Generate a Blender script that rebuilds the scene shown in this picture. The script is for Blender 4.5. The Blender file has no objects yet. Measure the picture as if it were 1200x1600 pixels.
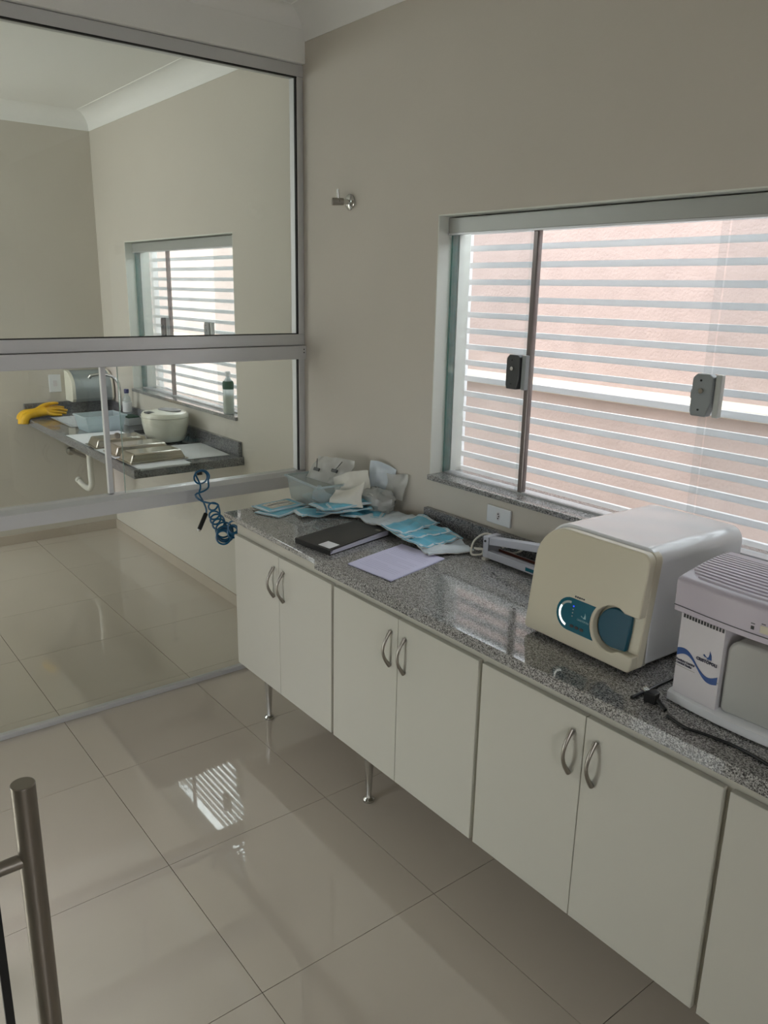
import bpy, bmesh, math, random
from mathutils import Vector, Matrix, noise

random.seed(7)
S = bpy.context.scene
COL = S.collection
PI = math.pi

# ------------------------------------------------------------------ camera
FW = Vector((-0.75723812, 0.59542559, -0.2684377))
RT = Vector((0.61369048, 0.78930336, 0.0196008))
UP = Vector((-0.22354959, 0.14989519, 0.96309761))
cam = bpy.data.objects.new('camera', bpy.data.cameras.new('camera'))
COL.objects.link(cam)
cam.matrix_world = Matrix(((RT.x, UP.x, -FW.x, 3.1737), (RT.y, UP.y, -FW.y, -1.9931), (RT.z, UP.z, -FW.z, 1.7755), (0, 0, 0, 1)))
cam.data.sensor_fit = 'VERTICAL'
cam.data.sensor_height = 32
cam.data.sensor_width = 24
cam.data.lens = 1245.56 / 1600 * 32
cam.data.clip_start = 0.02
S.camera = cam

# ------------------------------------------------------------------ light
SKY_STRENGTH = 5.2
SUN_STRENGTH = 1.5
world = bpy.data.worlds.new('world')
S.world = world
world.use_nodes = True
bg = world.node_tree.nodes['Background']
bg.inputs['Color'].default_value = (0.94, 0.965, 1.0, 1)
bg.inputs['Strength'].default_value = SKY_STRENGTH

sun = bpy.data.objects.new('sun', bpy.data.lights.new('sun', 'SUN'))
COL.objects.link(sun)
sun.data.energy = SUN_STRENGTH
sun.data.color = (1.0, 0.95, 0.88)
sun.data.angle = math.radians(0.6)
sun.rotation_euler = Vector((-0.12, 0.22, -1.0)).to_track_quat('-Z', 'Y').to_euler()


def portal(x0, x1, y, z0, z1, into):
    l = bpy.data.objects.new('daylight_portal', bpy.data.lights.new('daylight_portal', 'AREA'))
    COL.objects.link(l)
    l.data.shape = 'RECTANGLE'
    l.data.size = x1 - x0
    l.data.size_y = z1 - z0
    l.data.cycles.is_portal = True
    l.location = ((x0 + x1) / 2, y, (z0 + z1) / 2)
    l.rotation_euler = Vector((0, into, 0)).to_track_quat('-Z', 'Z').to_euler()


portal(0.90, 2.47, 0.30, 1.08, 2.06, -1)
portal(-2.14, -0.62, 0.30, 1.08, 2.06, -1)
portal(-2.6, -1.92, -2.65, 0.1, 2.62, 1)
portal(-1.9, -0.15, -2.65, 2.27, 2.62, 1)  # high slot, out of view, added to lighten the far room
portal(1.0, 1.6, -2.65, 0.0, 1.3, 1)  # low opening, out of view, added to brighten the floor
pl_ = bpy.data.objects.new('daylight_portal', bpy.data.lights.new('daylight_portal', 'AREA'))
COL.objects.link(pl_)
pl_.data.shape = 'RECTANGLE'
pl_.data.size = 0.7
pl_.data.size_y = 1.4
pl_.data.cycles.is_portal = True
pl_.location = (4.86, -2.05, 1.5)
pl_.rotation_euler = Vector((-1, 0, 0)).to_track_quat('-Z', 'Z').to_euler()

S.view_settings.view_transform = 'Standard'
S.view_settings.look = 'None'
S.view_settings.gamma = 1
S.view_settings.use_curve_mapping = False
S.view_settings.exposure = 0.30
try:
    S.cycles.use_denoising = True
    S.cycles.max_bounces = 10
    S.cycles.diffuse_bounces = 4
    S.cycles.glossy_bounces = 4
    S.cycles.transparent_max_bounces = 24
    S.cycles.caustics_reflective = False
    S.cycles.caustics_refractive = False
    S.cycles.sample_clamp_indirect = 6.0
except Exception:
    pass


# ------------------------------------------------------------------ materials
def lin(c):
    return tuple((v / 12.92 if v <= 0.04045 else ((v + 0.055) / 1.055) ** 2.4) for v in [x / 255 for x in c])


MATS = {}


def mat(name, rgb, rough=0.5, metal=0.0, bump=0.0, bscale=60, var=0.0, vscale=3.0, coat=0.0, spec=0.5, alpha=1.0, emit=None, trans=0.0):
    m = bpy.data.materials.new(name)
    MATS[name] = m
    m.use_nodes = True
    nt = m.node_tree
    b = nt.nodes['Principled BSDF']
    col = (*lin(rgb), 1)
    b.inputs['Base Color'].default_value = col
    b.inputs['Roughness'].default_value = rough
    b.inputs['Metallic'].default_value = metal
    b.inputs['Specular IOR Level'].default_value = spec
    b.inputs['Coat Weight'].default_value = coat
    b.inputs['Alpha'].default_value = alpha
    b.inputs['Transmission Weight'].default_value = trans
    if emit:
        b.inputs['Emission Color'].default_value = (*lin(emit[0]), 1)
        b.inputs['Emission Strength'].default_value = emit[1]
    tc = nt.nodes.new('ShaderNodeTexCoord')
    if var > 0:
        n = nt.nodes.new('ShaderNodeTexNoise')
        n.inputs['Scale'].default_value = vscale
        n.inputs['Detail'].default_value = 4
        nt.links.new(tc.outputs['Object'], n.inputs['Vector'])
        r = nt.nodes.new('ShaderNodeValToRGB')
        r.color_ramp.elements[0].position = 0.3
        r.color_ramp.elements[1].position = 0.7
        r.color_ramp.elements[0].color = tuple(c * (1 - var) for c in col[:3]) + (1,)
        r.color_ramp.elements[1].color = tuple(min(1, c * (1 + var)) for c in col[:3]) + (1,)
        nt.links.new(n.outputs['Fac'], r.inputs['Fac'])
        nt.links.new(r.outputs['Color'], b.inputs['Base Color'])
    if bump > 0:
        n2 = nt.nodes.new('ShaderNodeTexNoise')
        n2.inputs['Scale'].default_value = bscale
        n2.inputs['Detail'].default_value = 3
        nt.links.new(tc.outputs['Object'], n2.inputs['Vector'])
        bp = nt.nodes.new('ShaderNodeBump')
        bp.inputs['Strength'].default_value = bump
        bp.inputs['Distance'].default_value = 0.01
        nt.links.new(n2.outputs['Fac'], bp.inputs['Height'])
        nt.links.new(bp.outputs['Normal'], b.inputs['Normal'])
    return m


def glass_mat(name, tint, f0=0.04, rough=0.0, haze=0.0, hazecol=(1, 1, 1)):
    """thin clear sheet: passes light straight through, mirrors by the angle (Schlick)"""
    m = bpy.data.materials.new(name)
    MATS[name] = m
    m.use_nodes = True
    nt = m.node_tree
    nt.nodes.remove(nt.nodes['Principled BSDF'])
    out = nt.nodes['Material Output']
    tr = nt.nodes.new('ShaderNodeBsdfTransparent')
    tr.inputs['Color'].default_value = (*tint, 1)
    gl = nt.nodes.new('ShaderNodeBsdfGlossy')
    gl.inputs['Roughness'].default_value = rough
    lw = nt.nodes.new('ShaderNodeLayerWeight')
    lw.inputs['Blend'].default_value = 0.5
    pw = nt.nodes.new('ShaderNodeMath'); pw.operation = 'POWER'; pw.inputs[1].default_value = 5
    ml = nt.nodes.new('ShaderNodeMath'); ml.operation = 'MULTIPLY_ADD'
    ml.inputs[1].default_value = 1 - f0; ml.inputs[2].default_value = f0
    nt.links.new(lw.outputs['Facing'], pw.inputs[0])
    nt.links.new(pw.outputs[0], ml.inputs[0])
    mx = nt.nodes.new('ShaderNodeMixShader')
    nt.links.new(ml.outputs[0], mx.inputs['Fac'])
    body = tr.outputs[0]
    if haze > 0:
        df = nt.nodes.new('ShaderNodeBsdfDiffuse')
        df.inputs['Color'].default_value = (*hazecol, 1)
        tl = nt.nodes.new('ShaderNodeBsdfTranslucent')
        tl.inputs['Color'].default_value = (*hazecol, 1)
        a = nt.nodes.new('ShaderNodeAddShader')
        h0 = nt.nodes.new('ShaderNodeMixShader'); h0.inputs['Fac'].default_value = 0.5
        nt.links.new(df.outputs[0], h0.inputs[1]); nt.links.new(tl.outputs[0], h0.inputs[2])
        nt.nodes.remove(a)
        hm = nt.nodes.new('ShaderNodeMixShader')
        hm.inputs['Fac'].default_value = haze
        nt.links.new(tr.outputs[0], hm.inputs[1]); nt.links.new(h0.outputs[0], hm.inputs[2])
        body = hm.outputs[0]
    nt.links.new(body, mx.inputs[1])
    nt.links.new(gl.outputs[0], mx.inputs[2])
    nt.links.new(mx.outputs[0], out.inputs['Surface'])
    return m


def granite_mat(name, dark, mid, light, rough=0.12):
    m = mat(name, (128, 128, 128), rough=rough, spec=0.9)
    nt = m.node_tree
    b = nt.nodes['Principled BSDF']
    tc = nt.nodes.new('ShaderNodeTexCoord')
    v = nt.nodes.new('ShaderNodeTexVoronoi')
    v.inputs['Scale'].default_value = 420
    n = nt.nodes.new('ShaderNodeTexNoise')
    n.inputs['Scale'].default_value = 300
    n.inputs['Detail'].default_value = 6
    n.inputs['Roughness'].default_value = 0.75
    nt.links.new(tc.outputs['Object'], v.inputs['Vector'])
    nt.links.new(tc.outputs['Object'], n.inputs['Vector'])
    sep = nt.nodes.new('ShaderNodeSeparateColor')
    nt.links.new(v.outputs['Color'], sep.inputs[0])
    mx = nt.nodes.new('ShaderNodeMath'); mx.operation = 'MULTIPLY_ADD'; mx.inputs[1].default_value = 0.45
    nt.links.new(sep.outputs[0], mx.inputs[0])
    ms = nt.nodes.new('ShaderNodeMath'); ms.operation = 'MULTIPLY'; ms.inputs[1].default_value = 0.55
    nt.links.new(n.outputs['Fac'], ms.inputs[0])
    nt.links.new(ms.outputs[0], mx.inputs[2])
    r = nt.nodes.new('ShaderNodeValToRGB')
    e = r.color_ramp.elements
    e[0].position = 0.30; e[0].color = (*lin(dark), 1)
    e[1].position = 0.66; e[1].color = (*lin(light), 1)
    k = e.new(0.46); k.color = (*lin(mid), 1)
    nt.links.new(mx.outputs[0], r.inputs['Fac'])
    nt.links.new(r.outputs['Color'], b.inputs['Base Color'])
    return m


mat('wall_paint', (204, 198, 187), rough=0.75, bump=0.06, bscale=45, var=0.015)
mat('ceiling_paint', (240, 240, 237), rough=0.8, bump=0.04, bscale=30)
mat('tile', (203, 193, 180), rough=0.02, var=0.03, vscale=2.2, spec=1.0, coat=0.5)
MATS['tile'].node_tree.nodes['Principled BSDF'].inputs['Coat Roughness'].default_value = 0.02
mat('grout', (92, 82, 70), rough=0.8)
mat('skirting', (192, 180, 166), rough=0.2, var=0.03)
mat('aluminium', (208, 209, 211), rough=0.42, metal=0.5, bump=0.015, bscale=200)
mat('gasket', (14, 14, 14), rough=0.6)
mat('white_lacquer', (203, 201, 190), rough=0.33)
mat('cabinet_edge', (197, 194, 182), rough=0.4)
mat('chrome', (205, 205, 203), rough=0.14, metal=1.0)
mat('satin_steel', (165, 160, 152), rough=0.3, metal=1.0, bump=0.02, bscale=300)
mat('handle_steel', (140, 133, 124), rough=0.36, metal=0.85, bump=0.02, bscale=300)
granite_mat('granite', (46, 45, 45), (122, 121, 120), (186, 185, 183), rough=0.05)
granite_mat('granite_dark', (42, 42, 45), (96, 96, 98), (150, 150, 152), rough=0.08)
glass_mat('clear_glass', (0.965, 0.985, 0.97))
glass_mat('partition_glass', (0.945, 0.97, 0.945))
glass_mat('window_glass', (0.95, 0.965, 0.97), haze=0.02, hazecol=(0.8, 0.8, 0.8))
glass_mat('green_glass_edge', (0.45, 0.68, 0.64), f0=0.1, haze=0.35, hazecol=(0.40, 0.55, 0.53))
glass_mat('clear_plastic', (0.88, 0.92, 0.93), f0=0.06, rough=0.08, haze=0.26, hazecol=(0.80, 0.84, 0.84))
glass_mat('frosted_plastic', (0.84, 0.90, 0.92), f0=0.05, rough=0.15, haze=0.5, hazecol=(0.80, 0.88, 0.90))
glass_mat('bag_plastic', (0.85, 0.86, 0.85), f0=0.06, rough=0.25, haze=0.72, hazecol=(0.86, 0.86, 0.83))
glass_mat('pouch_film', (0.70, 0.90, 0.95), f0=0.07, rough=0.12, haze=0.5, hazecol=(0.45, 0.72, 0.80))
glass_mat('tank_plastic', (0.9, 0.9, 0.88), f0=0.05, rough=0.2, haze=0.9, hazecol=(0.84, 0.83, 0.79))
mat('pouch_blue', (110, 190, 216), rough=0.3, bump=0.35, bscale=26, var=0.16, vscale=16)
mat('pouch_pale', (212, 222, 229), rough=0.35, bump=0.2, bscale=22, var=0.08, vscale=14)
mat('pouch_paper', (222, 220, 210), rough=0.7, bump=0.2, bscale=20, var=0.03, vscale=10)
mat('sheet_paper', (214, 212, 238), rough=0.75)
mat('print_grey', (184, 182, 212), rough=0.8)
mat('white_sticker', (235, 235, 238), rough=0.6)
mat('black_cover', (24, 23, 24), rough=0.38, bump=0.06, bscale=160)
mat('page_white', (220, 218, 232), rough=0.8, bump=0.05, bscale=200)
mat('cream_plastic', (210, 203, 182), rough=0.33)
mat('white_plastic', (230, 232, 235), rough=0.16, coat=0.3)
mat('grey_white_plastic', (214, 210, 214), rough=0.3)
mat('lilac_plastic', (196, 188, 200), rough=0.33)
mat('rib_shadow', (150, 140, 152), rough=0.5)
mat('teal_panel', (0, 92, 112), rough=0.25)
mat('teal_handle', (0, 74, 96), rough=0.3)
mat('recess_grey', (150, 146, 132), rough=0.4)
mat('led_white', (240, 244, 240), rough=0.4, emit=((245, 250, 240), 0.9))
mat('led_off', (170, 180, 176), rough=0.4)
mat('led_blue', (40, 60, 255), rough=0.4, emit=((40, 60, 255), 3.0))
mat('black_plastic', (16, 16, 17), rough=0.4)
mat('dark_grey_plastic', (58, 60, 62), rough=0.4)
mat('mid_grey_plastic', (140, 145, 146), rough=0.38)
mat('logo_blue', (22, 72, 140), rough=0.4)
mat('print_navy', (24, 28, 60), rough=0.5)
mat('pale_print', (150, 190, 196), rough=0.5)
mat('light_grey_metal', (196, 198, 208), rough=0.4, metal=0.2)
mat('copper_strip', (104, 58, 46), rough=0.4)
mat('white_cable', (222, 218, 208), rough=0.45)
mat('hose_blue', (0, 80, 118), rough=0.28)
mat('window_stile', (120, 112, 110), rough=0.3, metal=0.7)
mat('valance_grey', (176, 178, 174), rough=0.45, metal=0.35)
glass_mat('slat_white', (1, 1, 1), f0=0.03, rough=0.3, haze=1.0, hazecol=(0.86, 0.87, 0.88))
mat('reveal_white', (228, 230, 222), rough=0.7)
mat('cream_case', (228, 226, 210), rough=0.25, coat=0.2)
mat('grey_panel', (120, 120, 122), rough=0.3)
mat('tray_steel', (186, 180, 168), rough=0.16, metal=1.0)
mat('sink_steel', (176, 176, 176), rough=0.25, metal=1.0)
mat('paper_towel', (226, 228, 230), rough=0.85, bump=0.3, bscale=260)
mat('glove_yellow', (226, 176, 26), rough=0.5, bump=0.15, bscale=50, var=0.1, vscale=14)
mat('green_pad', (24, 70, 52), rough=0.8, bump=0.4, bscale=200)
mat('cap_navy', (28, 34, 96), rough=0.35)
mat('label_green', (16, 70, 52), rough=0.5)
mat('liquid_cream', (214, 206, 178), rough=0.25)
mat('pvc_white', (214, 212, 202), rough=0.35)
mat('stucco_pink', (176, 157, 152), rough=0.9, bump=0.35, bscale=70, var=0.06, vscale=9)
mat('stucco_lower', (178, 161, 156), rough=0.9, bump=0.3, bscale=50, var=0.12, vscale=2.5)
mat('coping', (196, 187, 172), rough=0.85, bump=0.2, bscale=30, var=0.06)
mat('concrete', (206, 202, 194), rough=0.9, bump=0.2)


# ------------------------------------------------------------------ mesh helpers
class MB:
    def __init__(s):
        s.v = []; s.f = []

    def add(s, vs, fs):
        o = len(s.v)
        s.v += [tuple(p) for p in vs]
        s.f += [tuple(i + o for i in f) for f in fs]
        return s

    def box(s, x0, x1, y0, y1, z0, z1):
        return s.add([(x0, y0, z0), (x1, y0, z0), (x1, y1, z0), (x0, y1, z0), (x0, y0, z1), (x1, y0, z1), (x1, y1, z1), (x0, y1, z1)],
                     [(0, 3, 2, 1), (4, 5, 6, 7), (0, 1, 5, 4), (1, 2, 6, 5), (2, 3, 7, 6), (3, 0, 4, 7)])

    def prism(s, poly, axis, a, b):
        """poly: 2-D points in the plane across axis; order of coords: x->(y,z), y->(x,z), z->(x,y)"""
        def P(q, t):
            return {'x': (t, q[0], q[1]), 'y': (q[0], t, q[1]), 'z': (q[0], q[1], t)}[axis]
        n = len(poly)
        area = sum(poly[i][0] * poly[(i + 1) % n][1] - poly[(i + 1) % n][0] * poly[i][1] for i in range(n))
        if area < 0:
            poly = poly[::-1]
        vs = [P(q, a) for q in poly] + [P(q, b) for q in poly]
        flip = (axis == 'y')
        lo = tuple(range(n))[::-1]; hi = tuple(range(n, 2 * n))
        sides = [(i, (i + 1) % n, (i + 1) % n + n, i + n) for i in range(n)]
        fs = [lo, hi] + sides
        if flip:
            fs = [f[::-1] for f in fs]
        if b < a:
            fs = [f[::-1] for f in fs]
        return s.add(vs, fs)

    def tube(s, pts, r, n=8, caps=True, flat=None):
        pts = [Vector(p) for p in pts]
        rs = r if isinstance(r, (list, tuple)) else [r] * len(pts)
        vs = []; fs = []
        prev = None
        for i, p in enumerate(pts):
            t = (pts[min(i + 1, len(pts) - 1)] - pts[max(i - 1, 0)])
            if t.length < 1e-9:
                t = Vector((0, 0, 1))
            t.normalize()
            if prev is None:
                a = Vector((0, 0, 1)) if abs(t.z) < 0.9 else Vector((1, 0, 0))
                u = t.cross(a).normalized()
            else:
                u = (prev - t * prev.dot(t))
                u = u.normalized() if u.length > 1e-6 else t.cross(Vector((0, 0, 1))).normalized()
            prev = u
            w = t.cross(u)
            for k in range(n):
                a = 2 * PI * k / n
                vs.append(p + (u * math.cos(a) + w * math.sin(a)) * rs[i])
        for i in range(len(pts) - 1):
            for k in range(n):
                k2 = (k + 1) % n
                fs.append((i * n + k, i * n + k2, (i + 1) * n + k2, (i + 1) * n + k))
        if caps:
            fs.append(tuple(range(n))[::-1])
            fs.append(tuple(range((len(pts) - 1) * n, len(pts) * n)))
        return s.add(vs, fs)

    def lathe(s, prof, c=(0, 0, 0), n=20, sx=1, sy=1, axis='z'):
        vs = []; fs = []
        for (r, z) in prof:
            for k in range(n):
                a = 2 * PI * k / n
                x, y = r * math.cos(a) * sx, r * math.sin(a) * sy
                q = {'z': (x, y, z), 'x': (z, x, y), 'y': (y, z, x)}[axis]
                vs.append((c[0] + q[0], c[1] + q[1], c[2] + q[2]))
        for i in range(len(prof) - 1):
            for k in range(n):
                k2 = (k + 1) % n
                fs.append((i * n + k, i * n + k2, (i + 1) * n + k2, (i + 1) * n + k))
        fs.append(tuple(range(n))[::-1])
        fs.append(tuple(range((len(prof) - 1) * n, len(prof) * n)))
        return s.add(vs, fs)

    def sheet(s, fn, nu, nv, th=0.0):
        """closed thin slab over a (u,v) grid; fn -> top point; th -> thickness along -z"""
        vs = []; fs = []
        for j in range(nv + 1):
            for i in range(nu + 1):
                vs.append(Vector(fn(i / nu, j / nv)))
        N = (nu + 1) * (nv + 1)
        q = lambda i, j: j * (nu + 1) + i
        for j in range(nv):
            for i in range(nu):
                fs.append((q(i, j), q(i + 1, j), q(i + 1, j + 1), q(i, j + 1)))
        if th > 0:
            vs += [p - Vector((0, 0, th)) for p in vs[:N]]
            fs += [tuple(N + k for k in f)[::-1] for f in fs[:]]
            ring = [q(i, 0) for i in range(nu + 1)] + [q(nu, j) for j in range(1, nv + 1)] + [q(i, nv) for i in range(nu - 1, -1, -1)] + [q(0, j) for j in range(nv - 1, 0, -1)]
            for a, b in zip(ring, ring[1:] + ring[:1]):
                fs.append((b, a, a + N, b + N))
        return s.add(vs, fs)

    def build(s, name, material, parent=None, smooth=False, bevel=0.0, seg=2, loc=None):
        me = bpy.data.meshes.new(name)
        me.from_pydata(s.v, [], s.f)
        me.update()
        bm = bmesh.new(); bm.from_mesh(me)
        bmesh.ops.recalc_face_normals(bm, faces=bm.faces)
        bm.to_mesh(me); bm.free()
        me.materials.append(MATS[material])
        o = bpy.data.objects.new(name, me)
        COL.objects.link(o)
        if parent is not None:
            o.parent = parent
        if loc is not None:
            o.location = loc
        if smooth:
            for p in me.polygons:
                p.use_smooth = True
            me.set_sharp_from_angle(angle=math.radians(38))
        if bevel > 0:
            b = o.modifiers.new('bevel', 'BEVEL')
            b.width = bevel; b.segments = seg; b.limit_method = 'ANGLE'
            b.angle_limit = math.radians(40)
        return o


def box(name, material, x0, x1, y0, y1, z0, z1, parent=None, bevel=0.0, seg=2):
    return MB().box(x0, x1, y0, y1, z0, z1).build(name, material, parent, bevel=bevel, seg=seg)


def tag(o, label, cat, group=None):
    o['label'] = label; o['category'] = cat
    if group:
        o['group'] = group
    return o


def struct(o):
    o['kind'] = 'structure'
    return o


def thing(name, label, cat, loc=(0, 0, 0), rz=0.0, group=None):
    o = bpy.data.objects.new(name, None)
    o.empty_display_size = 0.05
    COL.objects.link(o)
    o.location = loc
    o.rotation_euler = (0, 0, rz)
    return tag(o, label, cat, group)


def copy_tree(o, parent=None):
    c = o.copy()
    COL.objects.link(c)
    c.parent = parent
    for ch in list(o.children):
        copy_tree(ch, c)
    return c


def rrect(x0, x1, z0, z1, rbl, rbr, rtr, rtl, n=6):
    pts = []
    for cx, cz, r, a0 in ((x0 + rbl, z0 + rbl, rbl, PI), (x1 - rbr, z0 + rbr, rbr, 1.5 * PI), (x1 - rtr, z1 - rtr, rtr, 0), (x0 + rtl, z1 - rtl, rtl, PI / 2)):
        for k in range(n + 1):
            a = a0 + k / n * PI / 2
            pts.append((cx + r * math.cos(a), cz + r * math.sin(a)))
    return pts


def text(name, body, size, material, parent, loc, rot, align='LEFT', shear=0.0, sx=1.0, bold=0.0):
    cu = bpy.data.curves.new(name, 'FONT')
    cu.body = body; cu.size = size; cu.align_x = align; cu.extrude = 0.0002; cu.shear = shear
    cu.resolution_u = 2; cu.offset = bold
    t = bpy.data.objects.new(name + '_tmp', cu)
    COL.objects.link(t)
    dg = bpy.context.evaluated_depsgraph_get()
    me = bpy.data.meshes.new_from_object(t.evaluated_get(dg))
    bpy.data.objects.remove(t)
    bpy.data.curves.remove(cu)
    me.name = name
    me.materials.clear(); me.materials.append(MATS[material])
    o = bpy.data.objects.new(name, me)
    COL.objects.link(o)
    o.parent = parent
    o.location = loc; o.rotation_euler = rot; o.scale = (sx, 1, 1)
    return o


# ------------------------------------------------------------------ setting
XB = -2.629          # far wall of the second room
YL = -2.5            # far left wall
XF = 4.7             # wall behind the camera
ZC = 2.86            # ceiling
T = 0.5954; GX = -0.1042; GY = -0.5963

floor = struct(box('floor', 'grout', XB - 0.15, XF + 0.1, YL - 0.15, 0.15, -0.12, -0.004))
tile_me = None
for i in range(-5, 8):
    for j in range(-6, 2):
        x0 = max(GX + i * T + 0.0011, XB); x1 = min(GX + (i + 1) * T - 0.0011, XF)
        y0 = max(GY + j * T + 0.0011, YL); y1 = min(GY + (j + 1) * T - 0.0011, 0)
        if x1 - x0 < 0.02 or y1 - y0 < 0.02:
            continue
        full = abs(x1 - x0 - T + 0.0022) < 1e-4 and abs(y1 - y0 - T + 0.0022) < 1e-4
        if full and tile_me is not None:
            o = bpy.data.objects.new('tile', tile_me)
            COL.objects.link(o); o.parent = floor
        else:
            o = MB().box(0, x1 - x0, 0, y1 - y0, -0.008, 0).build('tile', 'tile', floor)
            if full:
                tile_me = o.data
        o.location = (x0, y0, random.uniform(-0.0002, 0.0002))


def wall_holes(name, x0, x1, y0, y1, z0, z1, holes, material='wall_paint'):
    m = MB()
    xs = x0
    for (a, b, c, d) in holes:
        m.box(xs, a, y0, y1, z0, z1)
        if c > z0:
            m.box(a, b, y0, y1, z0, c)
        if d < z1:
            m.box(a, b, y0, y1, d, z1)
        xs = b
    m.box(xs, x1, y0, y1, z0, z1)
    return struct(m.build(name, material))


W1 = (0.918, 2.45, 1.075, 2.035)
W2 = (-2.12, -0.64, 1.085, 2.04)
wall_holes('wall_right', XB - 0.15, XF, 0, 0.16, -0.1, 3.0, [W2, W1])
wall_holes('wall_left', XB - 0.15, XF, YL - 0.15, YL, -0.1, 3.0, [(-2.6, -1.92, 0.1, 2.62), (-1.9, -0.15, 2.27, 2.62), (1.0, 1.6, 0.0, 1.3)])  # unseen wall; its high and low openings are added to let in light
struct(box('wall_back', 'wall_paint', XB - 0.15, XB, YL, 0, -0.1, 3.0))
wf = MB()
wf.box(XF, XF + 0.15, YL - 0.15, -2.4, -0.1, 3.0).box(XF, XF + 0.15, -1.7, 0.16, -0.1, 3.0).box(XF, XF + 0.15, -2.4, -1.7, -0.1, 0.8).box(XF, XF + 0.15, -2.4, -1.7, 2.2, 3.0)
struct(wf.build('wall_front', 'wall_paint'))
struct(box('ceiling', 'ceiling_paint', XB - 0.15, XF + 0.15, YL - 0.15, 0.16, ZC, ZC + 0.25))


# plaster cove along ceiling: concave quarter profile
def cove_profile(d=0.105):
    pts = [(0, 0), (-0.003, 0)]
    for k in range(0, 11):
        a = k / 10 * PI / 2
        pts.append((-0.004 - (d - 0.006) * (1 - math.cos(a)), 0.003 + (d - 0.006) * math.sin(a)))
    pts += [(-d, d), (0, d)]
    return pts


zc0 = ZC - 0.105
cp = [(y, zc0 + z) for y, z in cove_profile()]
struct(MB().prism(cp, 'x', 0.05, XF).build('trim_1', 'ceiling_paint', smooth=True))
struct(MB().prism(cp, 'x', XB, -0.05).build('trim_2', 'ceiling_paint', smooth=True))
cb = [(XB - y, zc0 + z) for y, z in cove_profile()]
struct(MB().prism(cb, 'y', YL, 0).build('trim_3', 'ceiling_paint', smooth=True))
struct(box('trim_4', 'ceiling_paint', -0.05, 0.05, YL, 0, 2.672, ZC, bevel=0.004))
cb2 = [(0.05 - y * 0.6, ZC - 0.063 + z * 0.6) for y, z in cove_profile()]
struct(MB().prism(cb2, 'y', YL, 0).build('trim_5', 'ceiling_paint', smooth=True))

# skirting of the second room
struct(box('baseboard_right', 'skirting', XB, -0.04, -0.012, 0, 0, 0.068, bevel=0.002))
struct(box('baseboard_back', 'skirting', XB, XB + 0.012, YL, -0.012, 0, 0.068, bevel=0.002))

# outside
struct(box('ground', 'concrete', -14, 16, -14, 14, -0.4, -0.3))
lower = struct(box('wall_outside', 'stucco_lower', -8, 8, 1.5, 1.9, -0.3, 1.24))
box('coping', 'coping', -8, 8, 1.47, 1.9, 1.24, 1.285, lower, bevel=0.006)
struct(box('wall_neighbour', 'stucco_pink', -8, 8, 1.72, 1.9, 1.285, 2.32))


# ------------------------------------------------------------------ windows
def make_window(name, W, panes, stile_x, locks, depth=0.058):
    x0, x1, z0, z1 = W
    w = box(name, 'granite', x0 + 0.001, x1 - 0.001, -0.014, 0.16, z0, z0 + 0.02, None, bevel=0.002)
    struct(w)
    w['label'] = 'granite sill of the sliding window'
    rv = MB()
    rv.box(x0, x0 + 0.004, 0.0005, 0.16, z0 + 0.02, z1).box(x1 - 0.004, x1, 0.0005, 0.16, z0 + 0.02, z1).box(x0, x1, 0.0005, 0.16, z1 - 0.004, z1)
    rv.build('reveal', 'reveal_white', w)
    y = depth
    v = box('top_track', 'valance_grey', x0 + 0.004, x1 - 0.004, y - 0.012, y + 0.06, z1 - 0.060, z1 - 0.008, w, bevel=0.002)
    box('track_lip', 'aluminium', x0 + 0.004, x1 - 0.004, y - 0.014, y + 0.0, z1 - 0.066, z1 - 0.060, v)
    box('bottom_track', 'aluminium', x0 + 0.004, x1 - 0.004, y + 0.004, y + 0.05, z0 + 0.02, z0 + 0.026, w)
    for (a, b, dy) in panes:
        box('pane', 'window_glass', a, b, y + dy, y + dy + 0.006, z0 + 0.026, z1 - 0.055, w)
    box('glass_edge', 'green_glass_edge', x0 + 0.005, x0 + 0.014, y + 0.004, y + 0.03, z0 + 0.022, z1 - 0.062, w)
    box('side_channel', 'reveal_white', x0 + 0.004, x0 + 0.016, y + 0.036, y + 0.06, z0 + 0.022, z1 - 0.062, w)
    box('stile', 'window_stile', stile_x - 0.011, stile_x + 0.011, y + 0.003, y + 0.025, z0 + 0.022, z1 - 0.06, w, bevel=0.004)
    for (lx, m1, m2) in locks:
        zc = z0 + 0.44
        prof = [(lx - 0.026, zc - 0.058), (lx + 0.018, zc - 0.058), (lx + 0.03, zc - 0.02), (lx + 0.03, zc + 0.05), (lx + 0.018, zc + 0.058), (lx - 0.018, zc + 0.058), (lx - 0.03, zc + 0.045), (lx - 0.03, zc - 0.045)]
        k = MB().prism(prof, 'y', y - 0.024, y + 0.004).build('lock_body', m1, w, bevel=0.003)
        box('lock_plate', m2, lx + 0.032, lx + 0.05, y - 0.016, y + 0.004, zc - 0.058, zc + 0.058, k, bevel=0.003)
        MB().lathe([(0.007, 0), (0.007, 0.006), (0.004, 0.006)], (lx, y - 0.030, zc + 0.012), 10, axis='y').build('key_cylinder', 'chrome', k, smooth=True)
        for dz in (-0.04, 0.04):
            MB().lathe([(0.003, 0), (0.003, 0.002)], (lx - 0.004, y - 0.026, zc + dz), 8, axis='y').build('screw', 'black_plastic', k)
        box('latch', m1, lx - 0.036, lx - 0.03, y - 0.016, y - 0.004, zc - 0.012, zc + 0.012, k)
    return w


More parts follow.
